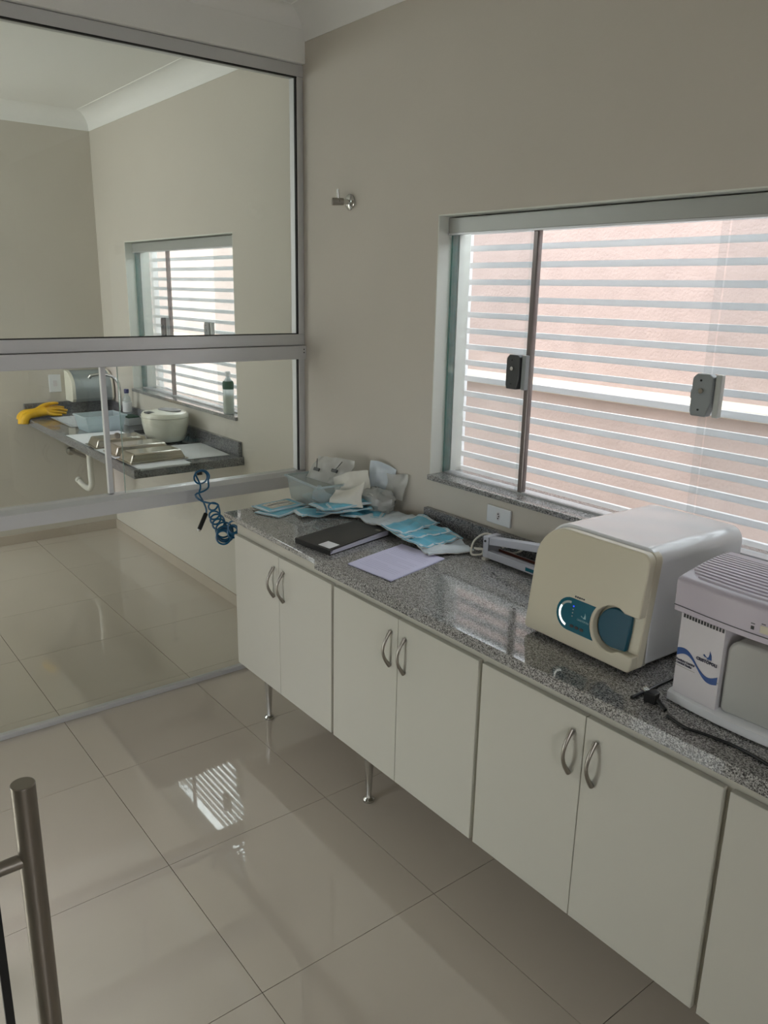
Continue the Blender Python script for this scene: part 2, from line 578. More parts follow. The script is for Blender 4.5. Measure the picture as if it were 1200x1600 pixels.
make_window('window_1', W1, [(0.925, 1.34, 0.01), (0.925, 1.32, 0.024), (1.30, 1.985, 0.008), (1.955, 2.44, 0.026), (1.975, 2.44, 0.040)], 1.327,
            [(1.285, 'dark_grey_plastic', 'mid_grey_plastic'), (1.985, 'mid_grey_plastic', 'valance_grey')])
make_window('window_2', W2, [(-2.11, -1.60, 0.01), (-2.11, -1.62, 0.024), (-1.63, -1.05, 0.008), (-1.08, -0.65, 0.026), (-1.06, -0.65, 0.040)], -1.615,
            [(-1.655, 'dark_grey_plastic', 'mid_grey_plastic'), (-1.05, 'mid_grey_plastic', 'valance_grey')])


def louver(W, label):
    x0, x1, z0, z1 = W
    t = thing('louver_screen', label, 'louver', ((x0 + x1) / 2, 0.2, z0))
    L = x1 - x0
    me = None
    n = int((z1 - z0 + 0.04) / 0.06) + 1
    for k in range(n):
        z = (z1 - z0) - 0.045 - k * 0.06
        if me is None:
            o = MB().prism([(-0.008, -0.010), (0.008, -0.010), (0.008, 0.010), (-0.008, 0.010)], 'x', -L / 2 - 0.1, L / 2 + 0.1).build('slat', 'slat_white', t)
            me = o.data
        else:
            o = bpy.data.objects.new('slat', me)
            COL.objects.link(o); o.parent = t
        o.location = (0, 0.0, z)
    for sx in (-1, 1):
        o = box('post', 'slat_white', sx * (L / 2 + 0.09) - 0.02, sx * (L / 2 + 0.09) + 0.02, 0.011, 0.045, -0.08, z1 - z0 + 0.06, t)


louver(W1, 'white horizontal louver screen outside the window behind the autoclave')
louver(W2, 'white horizontal louver screen outside the far room window')

# ------------------------------------------------------------------ glass partition
pt = thing('glass_partition', 'aluminium framed glass partition wall between the two rooms', 'partition', (0, 0, 0))
YE = -2.49
box('top_rail', 'aluminium', -0.03, 0.032, YE, -0.001, 2.624, 2.670, pt, bevel=0.0015)
box('wall_post', 'aluminium', -0.03, 0.03, -0.032, -0.001, 1.575, 2.624, pt, bevel=0.0015)
box('wall_post', 'aluminium', -0.03, 0.03, -0.032, -0.001, 0.945, 1.465, pt, bevel=0.0015)
box('middle_rail', 'aluminium', -0.03, 0.030, YE, -0.001, 1.526, 1.575, pt, bevel=0.0015)
tr = box('sliding_track', 'aluminium', -0.034, 0.045, YE, -0.001, 1.465, 1.524, pt, bevel=0.002)
for dz in (1.508, 1.494):
    MB().lathe([(0.003, 0), (0.003, 0.0015)], (0.045, -0.014, dz), 8, axis='x').build('screw', 'dark_grey_plastic', tr)
MB().prism([(-0.034, 0.872), (0.036, 0.872), (0.036, 0.925), (0.050, 0.925), (0.050, 0.931), (0.020, 0.945), (-0.034, 0.945)], 'y', YE, -0.001).build('sill_rail', 'aluminium', pt)
box('gasket', 'gasket', 0.018, 0.031, YE, -0.032, 2.6185, 2.624, pt)
box('gasket', 'gasket', 0.018, 0.029, -0.039, -0.032, 1.575, 2.624, pt)
box('gasket', 'gasket', 0.018, 0.029, YE, -0.032, 1.575, 1.579, pt)
box('gasket', 'gasket', 0.014, 0.026, -0.037, -0.032, 0.947, 1.465, pt)
box('upper_pane', 'partition_glass', 0.008, 0.016, YE, -0.034, 1.577, 2.622, pt)
box('sliding_pane', 'partition_glass', -0.020, -0.014, -1.95, -0.905, 0.947, 1.464, pt)
box('sliding_pane', 'partition_glass', 0.002, 0.008, -0.862, -0.034, 0.947, 1.464, pt)
box('sliding_pane', 'partition_glass', 0.002, 0.008, YE, -1.92, 0.947, 1.464, pt)
pf = box('pane_profile', 'aluminium', -0.028, -0.006, -0.925, -0.905, 0.947, 1.464, pt, bevel=0.002)
MB().lathe([(0.010, 0), (0.012, 0.004), (0.012, 0.014), (0.008, 0.018)], (0.009, -0.885, 1.19), 12, axis='x').build('pane_knob', 'satin_steel', pf, smooth=True)
box('glass_polished_edge', 'green_glass_edge', 0.0018, 0.0082, -0.8635, -0.862, 0.947, 1.464, pt)
box('lower_pane', 'partition_glass', -0.004, 0.004, YE, -0.003, 0.012, 0.872, pt)
box('floor_channel', 'aluminium', -0.014, 0.014, YE, -0.001, 0.0005, 0.022, pt, bevel=0.002)

# ------------------------------------------------------------------ glass door near the camera
dr = struct(box('door_1', 'clear_glass', 1.20, 2.085, -1.842, -1.832, 0.01, 2.12))
box('edge_seal', 'gasket', 2.085, 2.093, -1.843, -1.831, 0.01, 2.12, dr)
box('pivot_shoe', 'satin_steel', 1.20, 1.34, -1.85, -1.824, 0.002, 0.07, dr, bevel=0.003)
ph = MB().tube([(2.036, -1.772, 0.30), (2.036, -1.772, 1.058)], 0.0178, 28).build('pull_handle', 'handle_steel', dr, smooth=True, bevel=0.0015)
for z in (0.43, 0.928):
    MB().tube([(2.036, -1.772, z), (2.036, -1.832, z)], 0.011, 18).build('standoff', 'handle_steel', ph, smooth=True)
    MB().lathe([(0.016, 0), (0.016, 0.006)], (2.036, -1.848, z), 18, axis='y').build('washer', 'handle_steel', ph, smooth=True)

# ------------------------------------------------------------------ cabinets and worktop
YD = -0.565; ZB = 0.249; ZT = 0.812; CW = 0.709; X0 = 0.375


def make_cabinet():
    t = thing('base_cabinet', 'x', 'cabinet', (X0, YD, 0), group='white two-door base cabinets in a row')
    b = MB()
    b.box(0.0, 0.016, 0.018, 0.55, ZB, 0.8795).box(CW - 0.016, CW, 0.018, 0.55, ZB, 0.8795)
    b.box(0.016, CW - 0.016, 0.018, 0.55, ZB, ZB + 0.016).box(0.016, CW - 0.016, 0.538, 0.55, ZB + 0.016, 0.8795)
    b.box(0.016, CW - 0.016, 0.018, 0.036, ZT - 0.02, 0.8795)
    b.build('carcass', 'cabinet_edge', t)
    half = CW / 2
    hp = []
    for k in range(13):
        u = k / 12
        hp.append((0, -0.004 - 0.027 * math.sin(PI * u), 0.645 + 0.118 * u))
    hr = [0.0048 + 0.0022 * abs(2 * k / 12 - 1) ** 2 for k in range(13)]
    for s in (0, 1):
        a = 0.007 if s == 0 else half + 0.0012
        d = box('door', 'white_lacquer', a, half - 0.0012 if s == 0 else CW - 0.007, 0, 0.017, ZB - 0.002, ZT, t, bevel=0.0012, seg=1)
        m = MB().tube([(half + (-0.034 if s == 0 else 0.036), q[1], q[2]) for q in hp], hr, 10)
        h = m.build('handle', 'satin_steel', d, smooth=True)
        if s == 0:
            h['label'] = 'arched satin steel pull handle'
    for (lx, ly) in ((0.11, 0.085), (0.11, 0.46)):
        g = MB().lathe([(0.021, 0), (0.021, 0.008), (0.012, 0.016), (0.010, 0.03), (0.016, 0.15), (0.022, ZB - 0.006), (0.022, ZB)], (lx, ly, 0), 16).build('leg', 'chrome', t, smooth=True)
    return t


cab = make_cabinet()
cab_labels = ['leftmost white two-door cabinet, under the pouches and beside the glass partition',
              'white two-door cabinet below the notebook and paper sheet, second from partition',
              'white two-door cabinet below the autoclave, third from partition',
              'white cabinet below the water distiller, cut off at the right']
for k in range(4):
    c = cab if k == 0 else copy_tree(cab)
    if k >= 2:
        for ch in [q for q in c.children if q.name.startswith('leg')]:
            bpy.data.objects.remove(ch)
    c.location = (X0 + k * CW, YD, 0)
    c['label'] = cab_labels[k]

XR = 3.3
ct = thing('worktop', 'speckled grey granite worktop with thick front edge over the white cabinets', 'worktop', (0.344, 0, 0.9))
ox = 0.344
slab = [(0, -0.588), (1.048 - ox, -0.606), (XR - ox, -0.604), (XR - ox, -0.002), (0, -0.002)]
MB().prism(slab, 'z', -0.02, 0.0).build('slab', 'granite', ct, bevel=0.002)
box('front_apron', 'granite', 1.040 - ox, XR - ox, -0.609, -0.58, -0.034, -0.0004, ct, bevel=0.0015)
tag(box('backsplash', 'granite_dark', 0.918, XR, -0.024, -0.0015, 0.9, 0.966, None, bevel=0.002), 'low granite backsplash along the wall under the near window', 'backsplash')

# ------------------------------------------------------------------ wall outlet and wall valve
ou = tag(box('wall_outlet', 'white_plastic', 1.243, 1.358, -0.009, -0.0005, 0.985, 1.048, None, bevel=0.003), 'white three-pin power outlet plate on wall above the backsplash', 'outlet')
op = MB().prism([(1.300 + 0.013 * math.cos(a) * (0.7), 1.016 + 0.016 * math.sin(a)) for a in [2 * PI * k / 16 for k in range(16)]], 'y', -0.0095, -0.0085).build('socket_insert', 'grey_white_plastic', ou)
for dz in (-0.008, 0.0, 0.008):
    MB().lathe([(0.0027, 0), (0.0027, 0.001)], (1.300 + (0.003 if dz == 0 else 0), -0.0105, 1.016 + dz), 8, axis='y').build('pin_hole', 'black_plastic', op)

vt = thing('wall_valve', 'chrome wall valve with small lever beside the window', 'valve', (0.381, 0, 2.113))
MB().lathe([(0.031, -0.0005), (0.031, -0.006), (0.024, -0.012), (0.012, -0.014)], (0, 0, 0), 20, axis='y').build('flange', 'chrome', vt, smooth=True)
MB().tube([(0, -0.01, 0), (-0.004, -0.03, 0), (-0.008, -0.055, 0)], 0.0095, 14).build('stem', 'chrome', vt, smooth=True)
MB().tube([(-0.005, -0.032, 0), (-0.022, -0.075, -0.002)], [0.014, 0.0145], 16).build('body', 'satin_steel', vt, smooth=True, bevel=0.001)
MB().tube([(-0.012, -0.052, 0.01), (-0.010, -0.056, 0.045)], [0.0055, 0.0045], 10).build('lever', 'chrome', vt, smooth=True)

# ------------------------------------------------------------------ autoclave
A = thing('autoclave', 'cream fronted white tabletop autoclave with teal control panel', 'autoclave', (1.847, -0.462, 0.9), -0.035)
AW = 0.342; AH = 0.300
LEAN = 0.13


def lean(o, base=0.012):
    for v in o.data.vertices:
        v.co.y += LEAN * (v.co.z - base)
    return o


MB().prism(rrect(0.006, AW - 0.002, 0.014, AH + 0.006, 0.012, 0.012, 0.035, 0.075, 8), 'y', 0.062, 0.425).build('body', 'white_plastic', A, smooth=True, bevel=0.006, seg=3)
lean(MB().prism(rrect(0.004, AW - 0.004, 0.010, AH - 0.004, 0.01, 0.01, 0.03, 0.085, 8), 'y', 0.030, 0.068).build('door_seal', 'recess_grey', A, smooth=True))
# door front with notch for the pull
cx, cz, rr = 0.272, 0.098, 0.058
full = rrect(0.0, AW, 0.012, AH, 0.012, 0.012, 0.024, 0.095, 8)
notch = [(AW, cz + rr - 0.010)]
for k in range(0, 15):
    a = math.radians(62 + k / 14 * 236)
    notch.append((cx + rr * math.cos(a), cz + rr * math.sin(a) * 0.98))
notch[1] = (cx + rr * math.cos(math.radians(62)), cz + rr - 0.010)
notch[-1] = (cx + rr * math.cos(math.radians(298)), cz - rr + 0.012)
notch.append((AW, cz - rr + 0.012))
# polygon: bottom-left .. bottom-right arc, then notch from below, then the top
n7 = 9
bl = full[0:n7]; br = full[n7:2 * n7]; trr = full[2 * n7:3 * n7]; tl = full[3 * n7:4 * n7]
door_poly = bl + br + notch[::-1] + trr + tl
front = lean(MB().prism(door_poly, 'y', 0.0, 0.024).build('door', 'cream_plastic', A, smooth=True, bevel=0.0035, seg=3))
lean(MB().prism(full, 'y', 0.024, 0.050).build('door_rim', 'cream_plastic', A, smooth=True, bevel=0.003))
hp = []
for k in range(0, 17):
    a = math.radians(90 + k / 16 * 180)
    hp.append((cx + (rr - 0.007) * math.cos(a), cz + (rr - 0.009) * math.sin(a)))
hp += [(cx + 0.040, cz - rr + 0.013), (cx + 0.042, cz), (cx + 0.040, cz + rr - 0.013)]
lean(MB().prism(hp, 'y', 0.012, 0.026).build('door_pull', 'teal_handle', A, smooth=True, bevel=0.003))
# teal panel
pp = []
px0, pz0, pz1 = 0.100, 0.052, 0.136
rp = (pz1 - pz0) / 2
for k in range(0, 15):
    a = math.radians(90 + k / 14 * 180)
    pp.append((px0 + rp + rp * math.cos(a), (pz0 + pz1) / 2 + rp * math.sin(a)))
for k in range(0, 9):
    a = math.radians(224 - k / 8 * 79)
    pp.append((cx + (rr + 0.008) * math.cos(a), cz + (rr + 0.008) * math.sin(a)))
panel = lean(MB().prism(pp, 'y', -0.0014, 0.001).build('control_panel', 'teal_panel', A))


def arc_strip(r0, r1, a0, a1, c, n=12):
    p = [(c[0] + r1 * math.cos(math.radians(a0 + (a1 - a0) * k / n)), c[1] + r1 * math.sin(math.radians(a0 + (a1 - a0) * k / n))) for k in range(n + 1)]
    q = [(c[0] + r0 * math.cos(math.radians(a0 + (a1 - a0) * k / n)), c[1] + r0 * math.sin(math.radians(a0 + (a1 - a0) * k / n))) for k in range(n, -1, -1)]
    return p + q


pc = (px0 + rp, (pz0 + pz1) / 2)
lean(MB().prism(arc_strip(0.028, 0.0335, 150, 258, pc), 'y', -0.0024, -0.0013).build('light_bar', 'led_white', panel))
lean(MB().prism(arc_strip(0.028, 0.0335, 88, 150, pc), 'y', -0.0024, -0.0013).build('light_bar_unlit', 'led_off', panel))
for k in range(4):
    z = 0.117 - k * 0.0085
    lean(MB().prism([(0.152 + 0.0016 * math.cos(a), z + 0.0016 * math.sin(a)) for a in [2 * PI * i / 8 for i in range(8)]], 'y', -0.0022, -0.0013).build('indicator_led', 'led_blue' if k == 0 else 'led_off', panel))
for k in range(3):
    x = 0.156 + k * 0.0155; z = 0.0665
    lean(MB().prism(rrect(x - 0.006, x + 0.006, z - 0.0035, z + 0.0035, 0.003, 0.003, 0.003, 0.003, 3), 'y', -0.0022, -0.0013).build('button', 'black_plastic', panel))


def sail(x, z, s):
    """small sail and wave emblem"""
    a = [(x - 0.1 * s, z + 0.02 * s), (x + 0.5 * s, z + 0.05 * s), (x + 0.42 * s, z + 0.55 * s), (x + 0.22 * s, z + 1.0 * s), (x + 0.2 * s, z + 0.62 * s), (x + 0.12 * s, z + 0.3 * s)]
    b = [(x - 0.55 * s, z + 0.32 * s), (x - 0.3 * s, z + 0.14 * s), (x + 0.05 * s, z + 0.18 * s), (x - 0.25 * s, z + 0.24 * s), (x - 0.42 * s, z + 0.42 * s)]
    return a, b


def lean_obj(o):
    o.rotation_euler.x = PI / 2 - math.atan(LEAN)
    return o


for poly in sail(0.187, 0.0955, 0.015):
    lean(MB().prism(poly, 'y', -0.0020, -0.0013).build('logo_emblem', 'pale_print', panel))
lean_obj(text('logo_text', 'CRISTÓFOLI', 0.0068, 'pale_print', panel, (0.187, -0.0018 + LEAN * (0.086 - 0.012), 0.0862), (PI / 2, 0, 0), 'CENTER'))
for k in range(5):
    lean(MB().box(0.150 + k * 0.0065, 0.1545 + k * 0.0065, -0.0008, 0.001, 0.1410 - 0.0012 * (k < 3), 0.1442).build('model_print', 'dark_grey_plastic', A))
for (fx, fy) in ((0.04, 0.10), (0.30, 0.10), (0.04, 0.39), (0.30, 0.39)):
    MB().lathe([(0.012, 0), (0.014, 0.016)], (fx, fy, 0), 12).build('foot', 'black_plastic', A)

# ------------------------------------------------------------------ water distiller
D = thing('water_distiller', 'off-white water distiller with ribbed lilac top and blue wave label', 'distiller', (2.304, -0.484, 0.9))
DW = 0.335; DD = 0.20


def bow(o, amt=0.014, x0=0.0, x1=DW):
    for v in o.data.vertices:
        u = min(1, max(0, (v.co.x - x0) / (x1 - x0)))
        if v.co.y < DD * 0.5:
            v.co.y -= amt * math.sin(PI * u) * (1 - v.co.y / (DD * 0.5) if v.co.y > 0 else 1)
    return o


def slab_x(poly, x0, x1, n):
    """prism along x with n segments so that it can bow"""
    m = MB()
    k = len(poly)
    vs = []
    for i in range(n + 1):
        x = x0 + (x1 - x0) * i / n
        vs += [(x, q[0], q[1]) for q in poly]
    fs = [tuple(range(k)), tuple(range(n * k, n * k + k))[::-1]]
    for i in range(n):
        for j in range(k):
            j2 = (j + 1) % k
            fs.append((i * k + j, (i + 1) * k + j, (i + 1) * k + j2, i * k + j2))
    return m.add(vs, fs)


bow(slab_x([(-0.004, 0.004), (-0.004, 0.022), (0.004, 0.028), (DD, 0.028), (DD, 0.004)], -0.004, DW + 0.004, 16).build('plinth', 'white_plastic', D, smooth=True))
bow(slab_x([(0.002, 0.028), (0.002, 0.218), (DD - 0.012, 0.218), (DD - 0.012, 0.028)], 0.004, 0.112, 6).build('left_column', 'grey_white_plastic', D))
bow(slab_x([(0.09, 0.028), (0.09, 0.218), (DD - 0.012, 0.218), (DD - 0.012, 0.028)], 0.112, DW - 0.004, 8).build('back_housing', 'grey_white_plastic', D))
tank = bow(MB().prism(rrect(0.118, DW - 0.006, 0.030, 0.196, 0.012, 0.012, 0.03, 0.03, 6), 'y', 0.006, 0.085).build('collecting_jar', 'tank_plastic', D, smooth=True, bevel=0.006, seg=3), 0.010)
bow(MB().prism(rrect(0.121, DW - 0.009, 0.033, 0.110, 0.011, 0.011, 0.004, 0.004, 4), 'y', 0.009, 0.082).build('water', 'frosted_plastic', tank, smooth=True), 0.010)
# head
hpoly = [(-0.012, 0.219), (-0.014, 0.288), (-0.010, 0.293), (0.004, 0.2965)]
for k in range(1, 9):
    u = k / 8
    hpoly.append((0.004 + (DD - 0.004) * u, 0.2965 + 0.016 * math.sin(u * PI * 0.62)))
hpoly += [(DD, 0.219)]
head = bow(slab_x(hpoly, -0.008, DW + 0.008, 20).build('head', 'lilac_plastic', D, smooth=True, bevel=0.002))
bow(slab_x([(-0.0146, 0.2325), (-0.0146, 0.2335), (0.0, 0.2335), (0.0, 0.2325)], -0.0082, DW + 0.0082, 20).build('seam', 'dark_grey_plastic', head))
for k in range(13):
    y = 0.016 + k * 0.0125
    u = (y - 0.004) / (DD - 0.004)
    z = 0.2965 + 0.016 * math.sin(u * PI * 0.62)
    xi = 0.006 + 0.03 * max(0, 1 - k / 3) ** 2
    m = slab_x([(y - 0.0042, z - 0.002), (y - 0.0034, z + 0.0026), (y + 0.0034, z + 0.0030), (y + 0.0042, z - 0.002)], xi - 0.010, DW + 0.008 - xi + 0.004, 16)
    bow(m.build('rib', 'lilac_plastic', head))
for k in range(14):
    x = 0.010 + k * 0.0073
    bow(box('vent_slot', 'black_plastic', x, x + 0.0042, 0.0010, 0.004, 0.205, 0.213, D))
bow(box('panel_seam', 'recess_grey', 0.0042, 0.1118, 0.0012, 0.004, 0.0905, 0.0915, D))
# blue wave label
wv_t = []; wv_b = []
for k in range(21):
    u = k / 20
    zc = 0.1225 - 0.0275 * (u - 0.0) + 0.013 * math.sin(2 * PI * u)
    hw = 0.0025 + 0.0065 * abs(2 * u - 1.0) ** 1.2
    wv_t.append((0.0046 + 0.104 * u, zc + hw)); wv_b.append((0.0046 + 0.104 * u, zc - hw))
lb = slab_x  # kept simple: the label follows the column face
lw = bow(MB().prism(wv_t + wv_b[::-1], 'y', 0.0008, 0.0016).build('label_wave', 'logo_blue', D))


def on_col(x):
    return 0.0006 - 0.014 * math.sin(PI * x / DW)


for poly in sail(0.080, 0.134, 0.020):
    bow(MB().prism(poly, 'y', 0.0008, 0.0016).build('logo_emblem', 'logo_blue', D))
slope = math.atan2(-0.014 * PI / DW * math.cos(PI * 0.08 / DW), 1)
text('logo_text', 'CRISTÓFOLI', 0.0098, 'print_navy', D, (0.054, on_col(0.054) - 0.0002, 0.1245), (PI / 2, 0, slope), sx=0.95, bold=0.00035)
slope2 = math.atan2(-0.014 * PI / DW * math.cos(PI * 0.03 / DW), 1)
text('label_text', 'Destilador Cristófoli', 0.0066, 'print_navy', D, (0.005, on_col(0.005) - 0.0003, 0.1035), (PI / 2, 0, slope2), shear=0.2, sx=0.86, bold=0.00025)
text('label_text', 'Cristófoli Distiller', 0.0066, 'print_navy', D, (0.005, on_col(0.005) - 0.0003, 0.0965), (PI / 2, 0, slope2), shear=0.2, sx=0.86, bold=0.00025)
sw = bow(box('switch_plate', 'cream_plastic', 0.188, 0.214, -0.0142, -0.010, 0.240, 0.256, D, bevel=0.001))
bow(box('indicator', 'black_plastic', 0.170, 0.176, -0.0142, -0.010, 0.242, 0.249, D))
bow(box('indicator_mark', 'dark_grey_plastic', 0.169, 0.177, -0.0138, -0.010, 0.2535, 0.255, D))
bow(box('switch_mark', 'dark_grey_plastic', 0.190, 0.198, -0.0138, -0.010, 0.2585, 0.260, D))
for (fx, fy) in ((0.03, 0.03), (0.3, 0.03), (0.03, 0.17), (0.3, 0.17)):
    MB().lathe([(0.01, 0), (0.01, 0.006)], (fx, fy, 0), 10).build('foot', 'black_plastic', D)


# ------------------------------------------------------------------ cables and plug on the worktop
def smooth_path(pts, n=8):
    P = [Vector(p) for p in pts]
    P = [P[0] * 2 - P[1]] + P + [P[-1] * 2 - P[-2]]
    out = []
    for i in range(1, len(P) - 2):
        for k in range(n):
            t = k / n
            a, b, c, d = P[i - 1], P[i], P[i + 1], P[i + 2]
            out.append(0.5 * ((2 * b) + (c - a) * t + (2 * a - 5 * b + 4 * c - d) * t * t + (3 * b - a - 3 * c + d) * t ** 3))
    out.append(P[-2])
    return out


pl = thing('power_plug', 'black three-pin power plug lying on granite in front of autoclave', 'plug', (2.285, -0.525, 0.9))
MB().prism([(-0.012, -0.014), (0.016, -0.010), (0.014, 0.012), (-0.008, 0.016)], 'z', 0.001, 0.026).build('plug_body', 'black_plastic', pl, bevel=0.003)
MB().tube(smooth_path([(0.016, 0.0, 0.012), (0.03, -0.006, 0.008), (0.045, -0.012, 0.004)]), [0.006] * 4 + [0.0045] * 13, 8).build('cord', 'black_plastic', pl, smooth=True)
for k in (-1, 0, 1):
    MB().tube([(-0.010, 0.002 + k * 0.007, 0.020), (-0.026, 0.006 + k * 0.007, 0.024)], 0.0022, 8).build('pin', 'chrome', pl, smooth=True)
cb1 = MB().tube(smooth_path([(2.252, -0.55, 0.9042), (2.253, -0.48, 0.9042), (2.254, -0.40, 0.9042), (2.262, -0.25, 0.9042), (2.255, -0.10, 0.9042)]), 0.0040, 8).build('power_cable', 'black_plastic', smooth=True)
tag(cb1, 'black power cable running back between autoclave and distiller', 'cable')
cb2_ = MB().tube(smooth_path([(2.345, -0.553, 0.9036), (2.395, -0.566, 0.9036), (2.44, -0.556, 0.9036), (2.50, -0.549, 0.9036), (2.56, -0.556, 0.9036), (2.64, -0.575, 0.9036), (2.75, -0.56, 0.9036)]), 0.0034, 8).build('power_cable', 'black_plastic', smooth=True)
tag(cb2_, 'thin black cable lying along worktop front below the distiller', 'cable')

# ------------------------------------------------------------------ pouch sealer
SL = thing('pouch_sealer', 'grey metal bar heat sealer with raised arm, left of autoclave', 'sealer', (1.362, -0.135, 0.9))
MB().box(0.0, 0.46, 0.0, 0.022, 0.008, 0.034).box(0.0, 0.46, 0.055, 0.062, 0.008, 0.030).box(0.0, 0.46, 0.022, 0.055, 0.008, 0.014).build('base_bar', 'light_grey_metal', SL, bevel=0.0015)
box('hinge_bracket', 'light_grey_metal', -0.004, 0.020, -0.001, 0.062, 0.008, 0.082, SL, bevel=0.002)
MB().prism([(0.006, 0.052), (0.46, 0.118), (0.46, 0.142), (0.006, 0.078)], 'y', 0.004, 0.034).build('arm', 'light_grey_metal', SL, bevel=0.002)
box('heating_strip', 'copper_strip', 0.022, 0.45, 0.028, 0.048, 0.014, 0.021, SL)
box('second_rail', 'copper_strip', 0.022, 0.45, 0.050, 0.054, 0.024, 0.032, SL)
MB().lathe([(0.004, 0), (0.004, 0.003)], (0.007, -0.004, 0.066), 10, axis='y').build('hinge_pin', 'black_plastic', SL)
box('brand_sticker', 'teal_panel', 0.19, 0.26, -0.0006, 0.0002, 0.014, 0.026, SL)
for x in (0.012, 0.44):
    box('foot', 'white_cable', x - 0.012, x + 0.006, -0.008, 0.03, 0.0, 0.008, SL)
pth = [(0.02, 0.075, 0.03), (-0.01, 0.07, 0.06), (-0.045, 0.05, 0.07), (-0.066, 0.02, 0.045), (-0.06, 0.0, 0.012), (-0.04, -0.01, 0.006), (-0.02, 0.012, 0.010), (-0.035, 0.03, 0.02), (-0.06, 0.03, 0.016), (-0.055, 0.012, 0.022), (-0.03, 0.004, 0.026), (-0.008, 0.015, 0.03), (0.01, 0.07, 0.02), (0.06, 0.088, 0.02), (0.10, 0.085, 0.05), (0.05, 0.09, 0.06), (0.02, 0.09, 0.03)]
MB().tube(smooth_path(pth), 0.0036, 8).build('cord', 'white_cable', SL, smooth=True)

# ------------------------------------------------------------------ notebook and sheet
NB = thing('notebook', 'black covered notebook with small white sticker on the granite', 'notebook', (0.85, -0.564, 0.9), math.atan2(0.02, 0.187))
# local: x along the spine end (0.19), y towards the wall (0.31)
NWd, NL = 0.190, 0.312


def sk(x, y):
    return (x - y * 0.10, y)


def nprism(z0, z1, x0, x1, y0, y1):
    return [sk(x0, y0), sk(x1, y0), sk(x1, y1), sk(x0, y1)]


MB().prism(nprism(0, 0, 0, NWd, 0, NL), 'z', 0.0, 0.0022).build('back_cover', 'black_cover', NB, bevel=0.0008)
pg = MB()
for k in range(12):
    z0 = 0.0024 + k * 0.0012
    dx = 0.002 * math.sin(k * 1.7)
    # leaves are fuller towards the far right corner
    q = nprism(0, 0, 0.003, NWd - 0.004 + dx + k * 0.0004, 0.003 + 0.0008 * k, NL - 0.006 + dx)
    zl = [z0 * 0.86, z0 * 0.9, z0 * 1.42, z0 * 1.02]
    m0 = [(a[0], a[1], max(0.0023, z)) for a, z in zip(q, zl)]
    m1 = [(a[0], a[1], max(0.0023, z) + 0.0008) for a, z in zip(q, zl)]
    pg.add(m0 + m1, [(3, 2, 1, 0), (4, 5, 6, 7), (0, 1, 5, 4), (1, 2, 6, 5), (2, 3, 7, 6), (3, 0, 4, 7)])
pg.build('pages', 'page_white', NB)


def cover(u, v):
    x, y = sk(u * NWd, v * NL)
    z = 0.0165 + 0.0085 * (u ** 2) * (v ** 1.5) + 0.003 * math.sin(PI * v) * u
    return (x, y, z + 0.0016)


MB().sheet(cover, 10, 12, 0.0018).build('front_cover', 'black_cover', NB, smooth=True)
box('spine', 'black_cover', -0.002, NWd, -0.0012, 0.001, 0.0, 0.0175, NB)


def stk(u, v):
    c = cover(0.60 + 0.32 * u, 0.035 + 0.16 * v)
    return (c[0], c[1], c[2] + 0.0006)


MB().sheet(stk, 3, 3, 0.0004).build('sticker', 'white_sticker', NB)


def stk2(u, v):
    c = cover(0.80 + 0.14 * u, 0.86 + 0.04 * v)
    return (c[0], c[1], c[2] + 0.0005)


MB().sheet(stk2, 2, 2, 0.0003).build('cover_print', 'recess_grey', NB)

PS = thing('paper_sheets', 'printed white paper sheets lying flat beside the notebook', 'paper', (1.146, -0.547, 0.9), 0.077)


def pfun(dx, dy, dz, w=0.21, h=0.288):
    def f(u, v):
        x = dx + u * w - 0.15 * (v * h)
        y = dy + v * h
        return (x, y, dz + 0.0012 + 0.0022 * max(0, (u - 0.7)) ** 1.5 * (1 - v) + 0.0008 * math.sin(5 * v + 2 * u))
    return f


MB().sheet(pfun(0.003, -0.002, 0.0006), 8, 8, 0.0005).build('under_sheet', 'sheet_paper', PS, smooth=True)
MB().sheet(pfun(0, 0, 0.0022), 8, 8, 0.0004).build('top_sheet', 'sheet_paper', PS, smooth=True)
ln = MB()
f0 = pfun(0, 0, 0.00235)
for k in range(17):
    v0 = 0.12 + k * 0.044
    if k in (5, 11):
        continue
    ue = 0.88 if k % 4 else 0.55
    ln.sheet(lambda u, v, v0=v0, ue=ue: f0(0.12 + u * (ue - 0.12), v0 + v * 0.007), 6, 1, 0)
ln.sheet(lambda u, v: f0(0.60 + u * 0.25, 0.93 + v * 0.015), 3, 1, 0)
ln.build('printed_lines', 'print_grey', PS)


# ------------------------------------------------------------------ sterilisation pouches
def nz(x, y, s):
    return noise.noise(Vector((x * 1.0, y * 1.0, s)))


